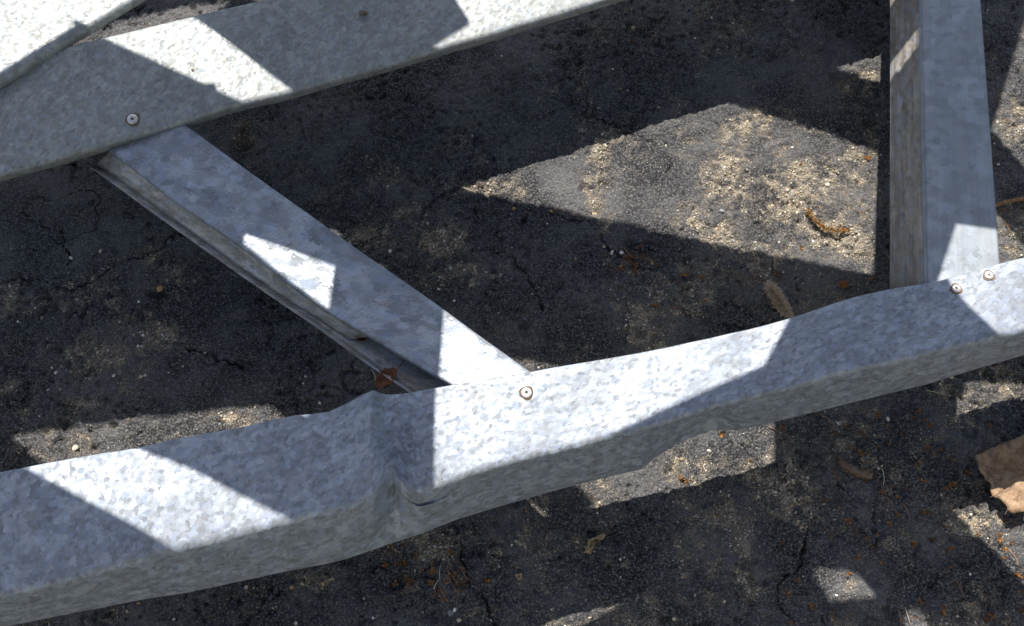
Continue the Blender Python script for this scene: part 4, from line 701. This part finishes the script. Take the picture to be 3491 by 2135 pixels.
# screws: wide low head, rim, six-lobed recess
def screw_mesh():
    prof = [(0.0, -0.0011), (0.0014, -0.0011), (0.0018, -0.0010), (0.0020, 0.0013), (0.0022, 0.0016), (0.0030, 0.00165), (0.0034, 0.0014), (0.0044, 0.00125), (0.0052, 0.0010), (0.0056, 0.0006), (0.0057, 0.0), (0.0057, -0.0008)]
    n = 36; vs = []; fs = []
    for r, z in prof:
        for k in range(n):
            a = 2 * math.pi * k / n
            rr = r * (1 + (0.16 * math.cos(6 * a) if r < 0.0021 else 0))
            vs.append((rr * math.cos(a), rr * math.sin(a), z))
    for j in range(len(prof) - 1):
        for k in range(n):
            fs.append((j * n + k, j * n + (k + 1) % n, (j + 1) * n + (k + 1) % n, (j + 1) * n + k))
    return vs, fs
sv, sf = screw_mesh()
sm = None
for k, p in enumerate(DATA['screws']):
    if sm is None:
        o = mesh_obj('screw', sv, sf, M['screw']); sm = o.data
    else:
        o = bpy.data.objects.new('screw', sm); C.objects.link(o)
    hit, nrm = steel_at(*p)
    o.location = hit + nrm * 0.0012
    o.rotation_euler = nrm.to_track_quat('Z', 'Y').to_euler()
    s = (1.08, 0.88, 0.76, 0.76)[k]
    o.scale = (s, s, s)
    o['label'] = 'round screw head in the rail'
    adopt(o)
    st = mesh_obj('dark_ring', [(0, 0, -0.0004)] + [((0.0076 + 0.0006 * math.sin(3 * a + k) + 0.0004 * math.sin(7 * a)) * math.cos(a), (0.0076 + 0.0006 * math.sin(3 * a + k)) * math.sin(a), -0.0007) for a in [2 * math.pi * j / 32 for j in range(32)]], [(0, j + 1, (j + 1) % 32 + 1) for j in range(32)], M['rust'], o)  # thin dark brown ring round each head

# upper-layer channel crossing the corner
def channel(name, A, B, width, depth, mat, side=1, seg=10, lip=0.010):
    """straight C channel: A->B is one long edge of the top flange, width to its side"""
    A, B = V3(A), V3(B)
    u = unit(B - A)
    nrm = np.array([-u[1], u[0], 0.0]) * side
    nrm = unit(nrm)
    up = np.cross(u, nrm) * side
    profs = []
    for k in range(seg + 1):
        p = A + (B - A) * k / seg
        a = p; b = p + nrm * width
        q = bend([a - up * depth + nrm * lip, a - up * depth, a, b, b - up * depth, b - up * depth - nrm * lip], [0.004, 0.007, 0.007, 0.004], 5)
        full = q[:13] + sub(q[12], q[13], 4)[1:] + q[13:]
        profs.append(full)
    o = loft(name, profs, mat, None, 0.0013, offset=1 if side < 0 else -1)
    return adopt(o)

def straight_pair(E0, E1, W0, W1, z):
    """top flange between a near edge and a far edge"""
    return V3((*E0, z)), V3((*E1, z))
cn = DATA['corner']
o = channel('cross_rail', cn[0][0], cn[0][-1], 0.17, 0.012, M['zinc'], side=1, seg=16)
tag(o, 'galvanized channel crossing above the upper rail at the corner')

def leg(x, y, top):
    profs = []
    for z in np.linspace(-0.002, top, 6):
        q = bend([V3((x - .03, y + .035, z)), V3((x - .03, y, z)), V3((x + .03, y, z)), V3((x + .03, y + .035, z))], [.004, .004], 4)
        profs.append(q)
    return adopt(loft('leg', profs, M['zinc_plain'], None, 0.0013))
for k in (1, -3):
    B, F, D = [V3(q) for q in DATA['lower_rail'][k]]
    leg(0.5 * (B[0] + F[0]), 0.5 * (B[1] + F[1]) - 0.01, 0.222)
# unseen channels added overhead, each placed and shaped to cast shade on the drive
SHADE_BARS = [
    ((-0.014, 1.4107, 1.1478), (0.4102, 1.2452, 1.1478), 0.105, 1),
    ((-0.2514, 1.2322, 1.1584), (0.371, 1.0769, 1.1584), 0.115, -1),
    ((-0.3087, 1.128, 1.169), (0.3022, 1.011, 1.169), 0.100, -1),
    ((0.1295, 0.7662, 1.1796), (0.1575, 1.0556, 1.1796), 0.135, -1),
    ((-0.1578, 0.6702, 1.1902), (0.1412, 0.8147, 1.1902), 0.140, -1),
    ((0.187, 0.8125, 1.1478), (0.3, 0.8672, 1.1478), 0.140, -1),
    ((0.2753, 0.8867, 1.1584), (0.4661, 0.6426, 1.1584), 0.110, -1),
    ((-0.3149, 1.1204, 1.169), (-0.3149, 0.5804, 1.169), 0.114, 1),
    ((-0.5295, 1.0357, 1.1796), (-0.2264, 0.8973, 1.1796), 0.130, 1),
    ((-0.6353, 1.2438, 1.1902), (-0.2252, 1.0772, 1.1902), 0.125, -1),
    ((-0.7954, 1.0664, 1.1478), (-0.623, 1.2188, 1.1478), 0.075, -1),
    ((-0.6718, 1.3613, 1.1584), (-0.2237, 1.0645, 1.1584), 0.120, 1),
    ((0.096, 0.7638, 1.169), (0.1606, 0.8711, 1.169), 0.070, -1),
    ((-0.1903, 0.8808, 1.1796), (-0.1003, 0.7998, 1.1796), 0.045, 1),
    ((0.1062, 0.7233, 1.1902), (0.2562, 0.7293, 1.1902), 0.060, -1),
    ((-0.383, 1.1345, 1.1478), (-0.258, 1.0895, 1.1478), 0.070, 1),
    ((0.3266, 0.961, 1.1584), (0.2896, 0.878, 1.1584), 0.050, -1),
    ((-0.4397, 0.9848, 1.169), (-0.305, 0.863, 1.169), 0.034, -1),
    ((-0.6077, 1.4722, 1.1796), (-0.343, 1.2969, 1.1796), 0.100, 1),
    ((-0.3631, 1.5278, 1.1902), (-0.1905, 1.2785, 1.1902), 0.120, -1),
    ((-1.0165, 0.8554, 1.1478), (-0.4104, 0.9365, 1.1478), 0.125, 1),
    ((-1.0183, 0.9757, 1.1584), (-0.4564, 1.045, 1.1584), 0.125, 1),
    ((-0.839, 0.9698, 1.169), (-0.6047, 0.8, 1.169), 0.100, -1),
    ((-0.717, 0.7682, 1.1796), (-0.3431, 0.5786, 1.1796), 0.120, -1),
    ((-0.495, 0.7315, 1.1902), (-0.2619, 0.6264, 1.1902), 0.085, 1),
    ((0.282, 0.9555, 1.1478), (0.562, 0.9602, 1.1478), 0.090, 1),
    ((0.4395, 1.3774, 1.1584), (0.5793, 1.125, 1.1584), 0.075, -1),
    ((0.45, 1.2659, 1.169), (0.5833, 1.5629, 1.169), 0.100, 1),
    ((0.2657, 0.9908, 1.1796), (0.3151, 1.2604, 1.1796), 0.080, -1),
    ((0.2842, 0.9773, 1.1902), (0.3749, 1.4481, 1.1902), 0.085, -1),
    ((-0.278, 1.3545, 1.1478), (0.2372, 1.5201, 1.1478), 0.130, 1),
    ((-0.9729, 1.4243, 1.1584), (0.221, 1.737, 1.1584), 0.120, 1),
]
for a, b, w, s in SHADE_BARS:
    channel('overhead_shade_bar', a, b, w, 0.012, M['zinc'], side=s, seg=6, lip=0.006)



# ---------------------------------------------------------------- small things on the ground
def where(x, y):
    if math.hypot(x - 0.575, y - 0.26) < 0.10: return 'beside the big dead leaf'
    if math.hypot(x - 0.40, y - 0.575) < 0.075: return 'near the golden catkin'
    if math.hypot(x - 0.31, y - 0.50) < 0.06: return 'near the fuzzy catkin'
    if 0.04 < x < 0.20 and 0.50 < y < 0.72: return 'along the sandy crack'
    if x > 0.50 and y > 0.45: return 'beyond the ribbed post'
    if -0.20 < x < 0.02 and y < 0.25: return 'at the broken sandy hole'
    if y > 0.78: return 'behind the upper rail shadow'
    if x < -0.02 and y > 0.25: return 'left of the diagonal brace' if x < -0.18 else 'beside the diagonal brace'
    if y > 0.42: return 'between the brace and the post'
    if x > 0.40: return 'on the lumpy broken asphalt'
    if x > 0.22: return 'in front of the rail by the long crack'
    return 'in front of the dented rail'

def rough_stone(seed, sub_=2):
    r = np.random.default_rng(seed)
    bm = bmesh.new(); bmesh.ops.create_icosphere(bm, subdivisions=sub_, radius=1.0)
    cuts = [(unit(r.normal(size=3)), r.uniform(0.62, 0.9)) for _ in range(9)]
    for v in bm.verts:
        p = np.array(v.co)
        for nrm, d in cuts:
            k = p @ nrm
            if k > d: p = p - nrm * (k - d) * 0.9
        p = p * (1 + r.normal() * 0.02)
        v.co = p * np.array([1.0, 0.85, 0.68])
    vs = [v.co[:] for v in bm.verts]; fs = [[v.index for v in f.verts] for f in bm.faces]
    bm.free()
    return vs, fs
stones = {}
for mk in ('c', 'w', 't', 'o', 'g'):
    for k in range(3):
        vs, fs = rough_stone(ord(mk) + k * 37)
        me = bpy.data.meshes.new('pebble'); me.from_pydata(vs, [], fs)
        me.polygons.foreach_set('use_smooth', [True] * len(me.polygons))
        me.materials.append(M['peb_' + mk]); stones[mk, k] = me
CN = {'c': 'cream', 'w': 'whitish', 't': 'tan', 'o': 'ochre', 'g': 'grey'}
for i, (x, y, r, k) in enumerate(DATA['pebbles']):
    o = bpy.data.objects.new('pebble', stones[k, i % 3]); C.objects.link(o)
    o.scale = (r, r * random.uniform(0.8, 1.1), r * random.uniform(0.85, 1.05))
    o.rotation_euler = (random.uniform(-.2, .2), random.uniform(-.2, .2), random.uniform(0, 6.28))
    o.location = (x, y, gh(x, y) + r * 0.42)
    if i == 0: tag(o, 'large squarish cream pebble in the sunlit strip behind the dented rail', 'pebble')
    elif i == 1: tag(o, 'blocky ochre pebble at the end of the broken sandy band', 'pebble')
    else: tag(o, '%s %s pebble on asphalt %s' % ('tiny' if r < 0.0024 else 'small', CN[k], where(x, y)), 'pebble', '%s pebbles scattered on the asphalt' % CN[k])

# bud scales: a few curled rust-coloured flakes joined at a base, some with a stalk
def flake(vs, fs, base, d, length, width, curl, roll):
    d = unit(np.array(d, float)); s = unit(np.cross(d, [0, 0, 1.0])); up = np.cross(s, d)
    s2 = s * math.cos(roll) + up * math.sin(roll); u2 = np.cross(s2, d)
    b0 = len(vs); n = 5
    for k in range(n + 1):
        t = k / n
        w = width * (math.sin(math.pi * min(1, 0.16 + 0.84 * t)) ** 0.8) * 0.5 + 0.00008
        c = base + d * length * t + u2 * curl * length * (t * t)
        for q in (-1, 0, 1):
            vs.append(tuple(c + s2 * w * q + u2 * (abs(q) * 0.45 * w)))
    for k in range(n):
        for q in range(2):
            a = b0 + k * 3 + q
            fs.append((a, a + 1, a + 4, a + 3))
def tube(vs, fs, pts, r0, r1, n=6):
    b0 = len(vs); pts = [np.array(p, float) for p in pts]
    for k, p in enumerate(pts):
        d = unit(pts[min(k + 1, len(pts) - 1)] - pts[max(k - 1, 0)])
        s = unit(np.cross(d, [0.01, 0.02, 1.0])); u = np.cross(s, d)
        r = r0 + (r1 - r0) * k / (len(pts) - 1)
        for j in range(n):
            a = 2 * math.pi * j / n
            vs.append(tuple(p + (s * math.cos(a) + u * math.sin(a)) * r))
    for k in range(len(pts) - 1):
        for j in range(n):
            fs.append((b0 + k * n + j, b0 + k * n + (j + 1) % n, b0 + (k + 1) * n + (j + 1) % n, b0 + (k + 1) * n + j))
    fs.append(tuple(b0 + j for j in range(n))[::-1]); e = b0 + (len(pts) - 1) * n
    fs.append(tuple(e + j for j in range(n)))
bud_meshes = []
for k in range(6):
    r = random.Random(k + 40)
    vs, fs = [], []
    for j in range(r.randint(3, 6)):
        a = r.uniform(0, 6.28)
        flake(vs, fs, np.array([0, 0, 0.0008]), (math.cos(a), math.sin(a), r.uniform(0.05, 0.7)), r.uniform(0.0035, 0.0065), r.uniform(0.0015, 0.0030), r.uniform(-.1, .5), r.uniform(-.8, .8))
    if k % 2:
        a = r.uniform(0, 6.28); L = r.uniform(0.005, 0.009)
        tube(vs, fs, [(0, 0, 0.001), (math.cos(a) * L * .5, math.sin(a) * L * .5, 0.0016), (math.cos(a + .3) * L, math.sin(a + .3) * L, 0.0008)], 0.0003, 0.0002, 5)
    me = bpy.data.meshes.new('bud_scale'); me.from_pydata(vs, [], fs)
    me.polygons.foreach_set('use_smooth', [True] * len(me.polygons)); me.materials.append(M['bud']); bud_meshes.append(me)
for i, (x, y) in enumerate(DATA['buds']):
    o = bpy.data.objects.new('bud_scale', bud_meshes[i % 6]); C.objects.link(o)
    s = random.uniform(0.55, 1.05)
    o.scale = (s, s, s); o.rotation_euler = (random.uniform(-.15, .15), random.uniform(-.15, .15), random.uniform(0, 6.28))
    o.location = (x, y, gh(x, y) + 0.0002)
    tag(o, '%s rust-brown bud husk %s %s' % ('tiny' if s < 0.8 else 'small', 'with a stalk' if i % 2 else 'without stalk', where(x, y)), 'bud husk', 'bud husks littering the asphalt')

for i, (x0, y0, x1, y1) in enumerate(DATA['needles']):
    L = math.hypot(x1 - x0, y1 - y0); a = math.atan2(y1 - y0, x1 - x0)
    vs, fs = [], []
    bow = random.uniform(-.08, .08) * L
    tube(vs, fs, [(L * t, 4 * bow * t * (1 - t), 0.0004 + 0.0012 * math.sin(t * 3.1)) for t in (0, .2, .4, .6, .8, 1)], 0.00042, 0.00028, 6)
    pale = i in (2, 7, 15, 16, 18, 23)
    o = mesh_obj('pine_needle', vs, fs, M['straw'] if pale else M['needle'])
    o.location = (x0, y0, max(gh(x0, y0), gh(x1, y1)) + 0.0001); o.rotation_euler = (0, 0, a)
    if pale: tag(o, 'pale straw stem lying %s' % where(x0, y0), 'straw', 'straw stems on the asphalt')
    else: tag(o, '%s brown dry needle lying %s' % ('long' if L > 0.022 else 'short', where(x0, y0)), 'pine needle', 'dry needles on the asphalt')

# catkins: a bent stem packed with little scales and downy hairs
def catkin(name, pts, rad, mat, n, hair, lift, seed, label):
    r = np.random.default_rng(seed)
    pts = np.array([[x, y, gh(x, y) + rad * 0.8 + lift * math.sin(k / (len(pts) - 1) * 3.1)] for k, (x, y) in enumerate(pts)])
    org = pts[0].copy(); org[2] = gh(org[0], org[1]); pts = pts - org
    root = empty(name, tuple(org)); tag(root, label, 'catkin')
    vs, fs = [], []
    tube(vs, fs, pts, 0.0008, 0.0005)
    st = mesh_obj('stem', vs, fs, M['needle'], root)
    d = np.r_[0, np.cumsum(np.linalg.norm(np.diff(pts, axis=0), axis=1))]
    vs, fs = [], []
    for k in range(n):
        t = r.random() * d[-1]
        c = np.array([np.interp(t, d, pts[:, j]) for j in range(3)])
        dirn = unit(r.normal(size=3)); taper = 0.35 + 0.65 * math.sin(min(1, 0.15 + t / d[-1] * 0.9) * math.pi) ** 0.5
        if dirn[2] < -0.5: dirn[2] *= -1
        flake(vs, fs, c + dirn * rad * 0.2, dirn + r.normal(size=3) * 0.3, rad * taper * r.uniform(0.5, 0.95) * hair[0], rad * hair[1] * r.uniform(0.6, 1.2), r.uniform(-.2, .5), r.uniform(-2, 2))
    mesh_obj('scales', vs, fs, mat, root)
    return root
catkin('catkin', DATA['catkin_a'], 0.0050, M['catkin_gold'], 420, (1.1, 0.22), 0.004, 3, 'golden curved catkin lying in the sunlit patch of asphalt')
catkin('catkin', DATA['catkin_b'], 0.0105, M['catkin_grey'], 1900, (1.05, 0.055), 0.0, 5, 'fuzzy grey-brown catkin in shade behind the dented rail')
# russet bud at the head of the golden catkin
vs, fs = [], []
for a, e in ((0.2, .9), (1.9, .7), (3.0, .5), (4.4, .8)):
    flake(vs, fs, np.array([0, 0, 0.001]), (math.cos(a) * .5, math.sin(a) * .5, e), 0.011, 0.0042, 0.15, a)
x, y = DATA['catkin_a'][4]
o = mesh_obj('bud_scale', vs, fs, M['bud']); o.location = (x, y, gh(x, y) + 0.001)
tag(o, 'upright rust-orange bud husk at the tip of the golden catkin', 'bud husk')

# big dead leaf
def big_leaf():
    out = np.array(DATA['leaf_out']); c = out.mean(0)
    # dense toothed outline
    pts = []
    for i in range(len(out)):
        a, b = out[i], out[(i + 1) % len(out)]
        n = max(2, int(np.hypot(*(b - a)) / 0.0035))
        for k in range(n):
            p = a + (b - a) * k / n
            nn = unit(p - c)
            pts.append(p + nn * (0.0011 if k % 2 else -0.0002) + rng.normal(size=2) * 0.0003)
    rings = 9; vs = []; fs = []; n = len(pts)
    org = np.array([c[0], c[1], gh(c[0], c[1])])
    def zz(p):
        q = p - c
        return 0.012 + 0.010 * math.sin(q[0] * 62 + 0.5) * math.cos(q[1] * 40) + 0.16 * abs(q[1] + 0.2 * q[0]) + 0.0022 * math.sin(q[0] * 260 + q[1] * 190) + 0.0014 * math.sin(q[0] * 410 - q[1] * 350)
    for k in range(1, rings + 1):
        for p in pts:
            q = c + (p - c) * k / rings
            z = zz(q) * (0.8 if k < rings else 0.72)
            vs.append((q[0] - org[0], q[1] - org[1], z))
    vs.append((0, 0, zz(c) * 0.8))
    for k in range(rings - 1):
        for j in range(n):
            fs.append((k * n + j, k * n + (j + 1) % n, (k + 1) * n + (j + 1) % n, (k + 1) * n + j))
    for j in range(n): fs.append((len(vs) - 1, (j + 1) % n, j))
    zmin = min(v[2] for v in vs)
    root = empty('dead_leaf', tuple(org)); tag(root, 'large curled tan dead leaf with toothed edge resting on the asphalt', 'leaf')
    vs = [(a, b, z - zmin + 0.009 - 0.35 * min(0, a + 0.02)) for a, b, z in vs]
    o = mesh_obj('blade', vs, fs, M['leaf'], root)
    s = o.modifiers.new('t', 'SOLIDIFY'); s.thickness = 0.0004
    vs2, fs2 = [], []
    hb = lambda x, y: zz(c + np.array([x, y])) * 0.8 - zmin + 0.0096 - 0.35 * min(0, x + 0.02)
    for tip in ((-0.058, -0.012), (-0.035, -0.050), (-0.03, 0.028), (-0.045, -0.030), (-0.048, 0.010), (-0.012, -0.055)):
        tube(vs2, fs2, [(tip[0] * t + .02 * (1 - t), tip[1] * t, hb(tip[0] * t + .02 * (1 - t), tip[1] * t)) for t in (0, .25, .5, .75, 1)], 0.0006, 0.0002, 5)
    mesh_obj('vein', vs2, fs2, M['bark'], root)
big_leaf()

# leaves caught in the open side of the brace
def small_leaf(loc, L, W, rz, tilt, curl, label, seed):
    r = random.Random(seed); vs = []; fs = []; n, m = 12, 6
    for i in range(n + 1):
        t = i / n
        w = W * (math.sin(math.pi * min(1, t * .95 + .04)) ** 0.7) * (1 + 0.25 * math.sin(t * 31 + seed) + r.uniform(-.1, .1))
        for j in range(m + 1):
            q = j / m * 2 - 1
            vs.append((t * L, q * w, curl * (t - .4) ** 2 * L + abs(q) * w * 0.7 + 0.0012 * math.sin(t * 17 + q * 4) - 0.3 * w * q * q * q))
    for i in range(n):
        for j in range(m):
            a = i * (m + 1) + j; fs.append((a, a + 1, a + m + 2, a + m + 1))
    root = empty('dead_leaf', loc); root.rotation_euler = (tilt, r.uniform(-.3, .3), rz)
    o = mesh_obj('blade', vs, fs, M['leaf_red'], root)
    s = o.modifiers.new('t', 'SOLIDIFY'); s.thickness = 0.0003
    vs, fs = [], []
    tube(vs, fs, [(0, 0, 0.0002), (-L * .25, 0.001, 0.002), (-L * .55, -.001, 0.001)], 0.0006, 0.0004, 5)
    mesh_obj('stalk', vs, fs, M['leaf_red'], root)
    tag(root, label, 'leaf')
small_leaf(tuple(DATA['leaf_a']), 0.026, 0.0085, -2.3, 0.25, 0.5, 'dark russet leaf curled over the lip of the brace', 7)
small_leaf(tuple(DATA['leaf_b']), 0.014, 0.0050, -0.5, 0.2, 0.6, 'small dark withered leaf inside the brace channel', 9)
# bits lying on the steel
for k, p in enumerate(DATA['on_rail']):
    vs, fs = [], []
    if k == 0:
        flake(vs, fs, np.array([-.006, 0, .0006]), (1, -.4, .05), 0.013, 0.0065, 0.12, 0.3)
        flake(vs, fs, np.array([.001, -.001, .0006]), (.6, -1, .1), 0.006, 0.004, 0.2, -0.2)
        o = mesh_obj('leaf_fragment', vs, fs, M['leaf']); lab = 'torn tan leaf fragment lying on the upper rail'; cat = 'leaf'
    elif k in (2, 3):
        tube(vs, fs, [(-.004, -.006, .0005), (0, 0, .0007), (.003, .006, .0005)], 0.0003, 0.0002, 5)
        o = mesh_obj('pine_needle', vs, fs, M['straw'] if k == 2 else M['needle']); cat = 'pine needle'
        lab = 'short pale stem on the upper end of the brace' if k == 2 else 'thin brown needle on the upper rail beside the leaf fragment'
    else:
        flake(vs, fs, np.array([-.002, 0, .0004]), (1, -1.2 + .4 * k, .1), 0.0034 if k == 1 else 0.002, 0.0022 if k == 1 else 0.0012, 0.1, 0.4)
        o = mesh_obj('bud_scale', vs, fs, M['leaf_red']); cat = 'bud husk'
        lab = {1: 'dark red husk flake in the sunlit band of the upper rail', 4: 'tiny red-brown speck on the upper rail beside its screw', 5: 'tiny dark husk speck high on the shaded upper rail', 6: 'tiny brown husk speck on the shaded upper rail'}[k]
    o.location = steel_at(*p)[0] + Vector((0, 0, 0.0002))
    tag(o, lab, cat)


# bark fragment, chips, twig, husk
def chip(name, outl, th, mat, label, cat, bumpy=0.0006, seed=1):
    r = np.random.default_rng(seed)
    out = np.array(outl); pts = []
    for i in range(len(out)):
        a, b = out[i], out[(i + 1) % len(out)]
        for k in range(4): pts.append(a + (b - a) * k / 4 + r.normal(size=2) * 0.0003)
    c = np.mean(pts, 0); n = len(pts); org = np.array([c[0], c[1], gh(c[0], c[1])])
    vs = []; fs = []
    for k in (1, 2, 3):
        for p in pts:
            q = (p - c) * k / 3
            vs.append((q[0], q[1], th + (r.normal() * bumpy) + 0.05 * q[0]))
    vs.append((0, 0, th))
    for k in range(2):
        for j in range(n): fs.append((k * n + j, k * n + (j + 1) % n, (k + 1) * n + (j + 1) % n, (k + 1) * n + j))
    for j in range(n): fs.append((len(vs) - 1, j, (j + 1) % n))
    o = mesh_obj(name, vs, fs, mat); o.location = tuple(org)
    o.location.z = max(ghmax(org[0], org[1], 0.004), org[2]) + 0.0006
    s = o.modifiers.new('t', 'SOLIDIFY'); s.thickness = 0.0010; s.offset = 1
    tag(o, label, cat)
chip('bark_chip', DATA['flake_a'], 0.001, M['chip'], 'ochre bark chip with a broken waist on the shaded asphalt', 'bark chip', seed=2)
chip('bark_chip', DATA['flake_b'], 0.001, M['chip'], 'tiny round ochre bark chip near the sandy crack', 'bark chip', seed=3)
vs, fs = [], []
bp = [np.array([x, y, gh(x, y) + 0.004]) for x, y in DATA['bark']]
org = bp[0].copy(); bp = [p - org for p in bp]
tube(vs, fs, [bp[0], bp[0] * .5 + bp[1] * .5, bp[1], bp[1] * .5 + bp[2] * .5, bp[2], bp[3]], 0.0028, 0.0050, 9)
vs = [tuple(np.array(v) * (1, 1, 1) + rng.normal(size=3) * (0.0017, 0.0017, 0.0012)) for v in vs]
tube(vs, fs, [bp[2], bp[2] + (0.006, 0.004, 0.001), bp[2] + (0.010, 0.008, 0.0)], 0.0012, 0.0007, 5)
o = mesh_obj('bark_fragment', vs, fs, M['bark']); o.location = tuple(org)
tag(o, 'knobbly brown stick fragment with a forked end among the bud husks', 'stick')
tp = [np.array([x, y, 0.0]) for x, y in DATA['twig']]
tz = max(gh(p[0], p[1]) for p in tp) + 0.003
org = tp[0].copy(); org[2] = tz
vs, fs = [], []
tube(vs, fs, [p - np.array([org[0], org[1], 0]) + np.array([0, 0, 0.001 * (k % 2)]) for k, p in enumerate(tp)], 0.0022, 0.0032, 8)
o = mesh_obj('twig', vs, fs, M['needle']); o.location = tuple(org)
tag(o, 'brown twig lying on the asphalt beside the ribbed post', 'twig')
vs, fs = [], []
flake(vs, fs, np.array([-.006, 0, .001]), (1, .3, .15), 0.014, 0.009, 0.25, 0.5)
flake(vs, fs, np.array([-.004, .002, .001]), (1, -.2, .3), 0.011, 0.007, 0.2, -0.9)
x, y = DATA['husk'][0]
o = mesh_obj('seed_husk', vs, fs, M['leaf_red']); o.location = (x, y, gh(x, y) + 0.001)
tag(o, 'glossy dark brown seed husk beside the foot of the post', 'seed husk')
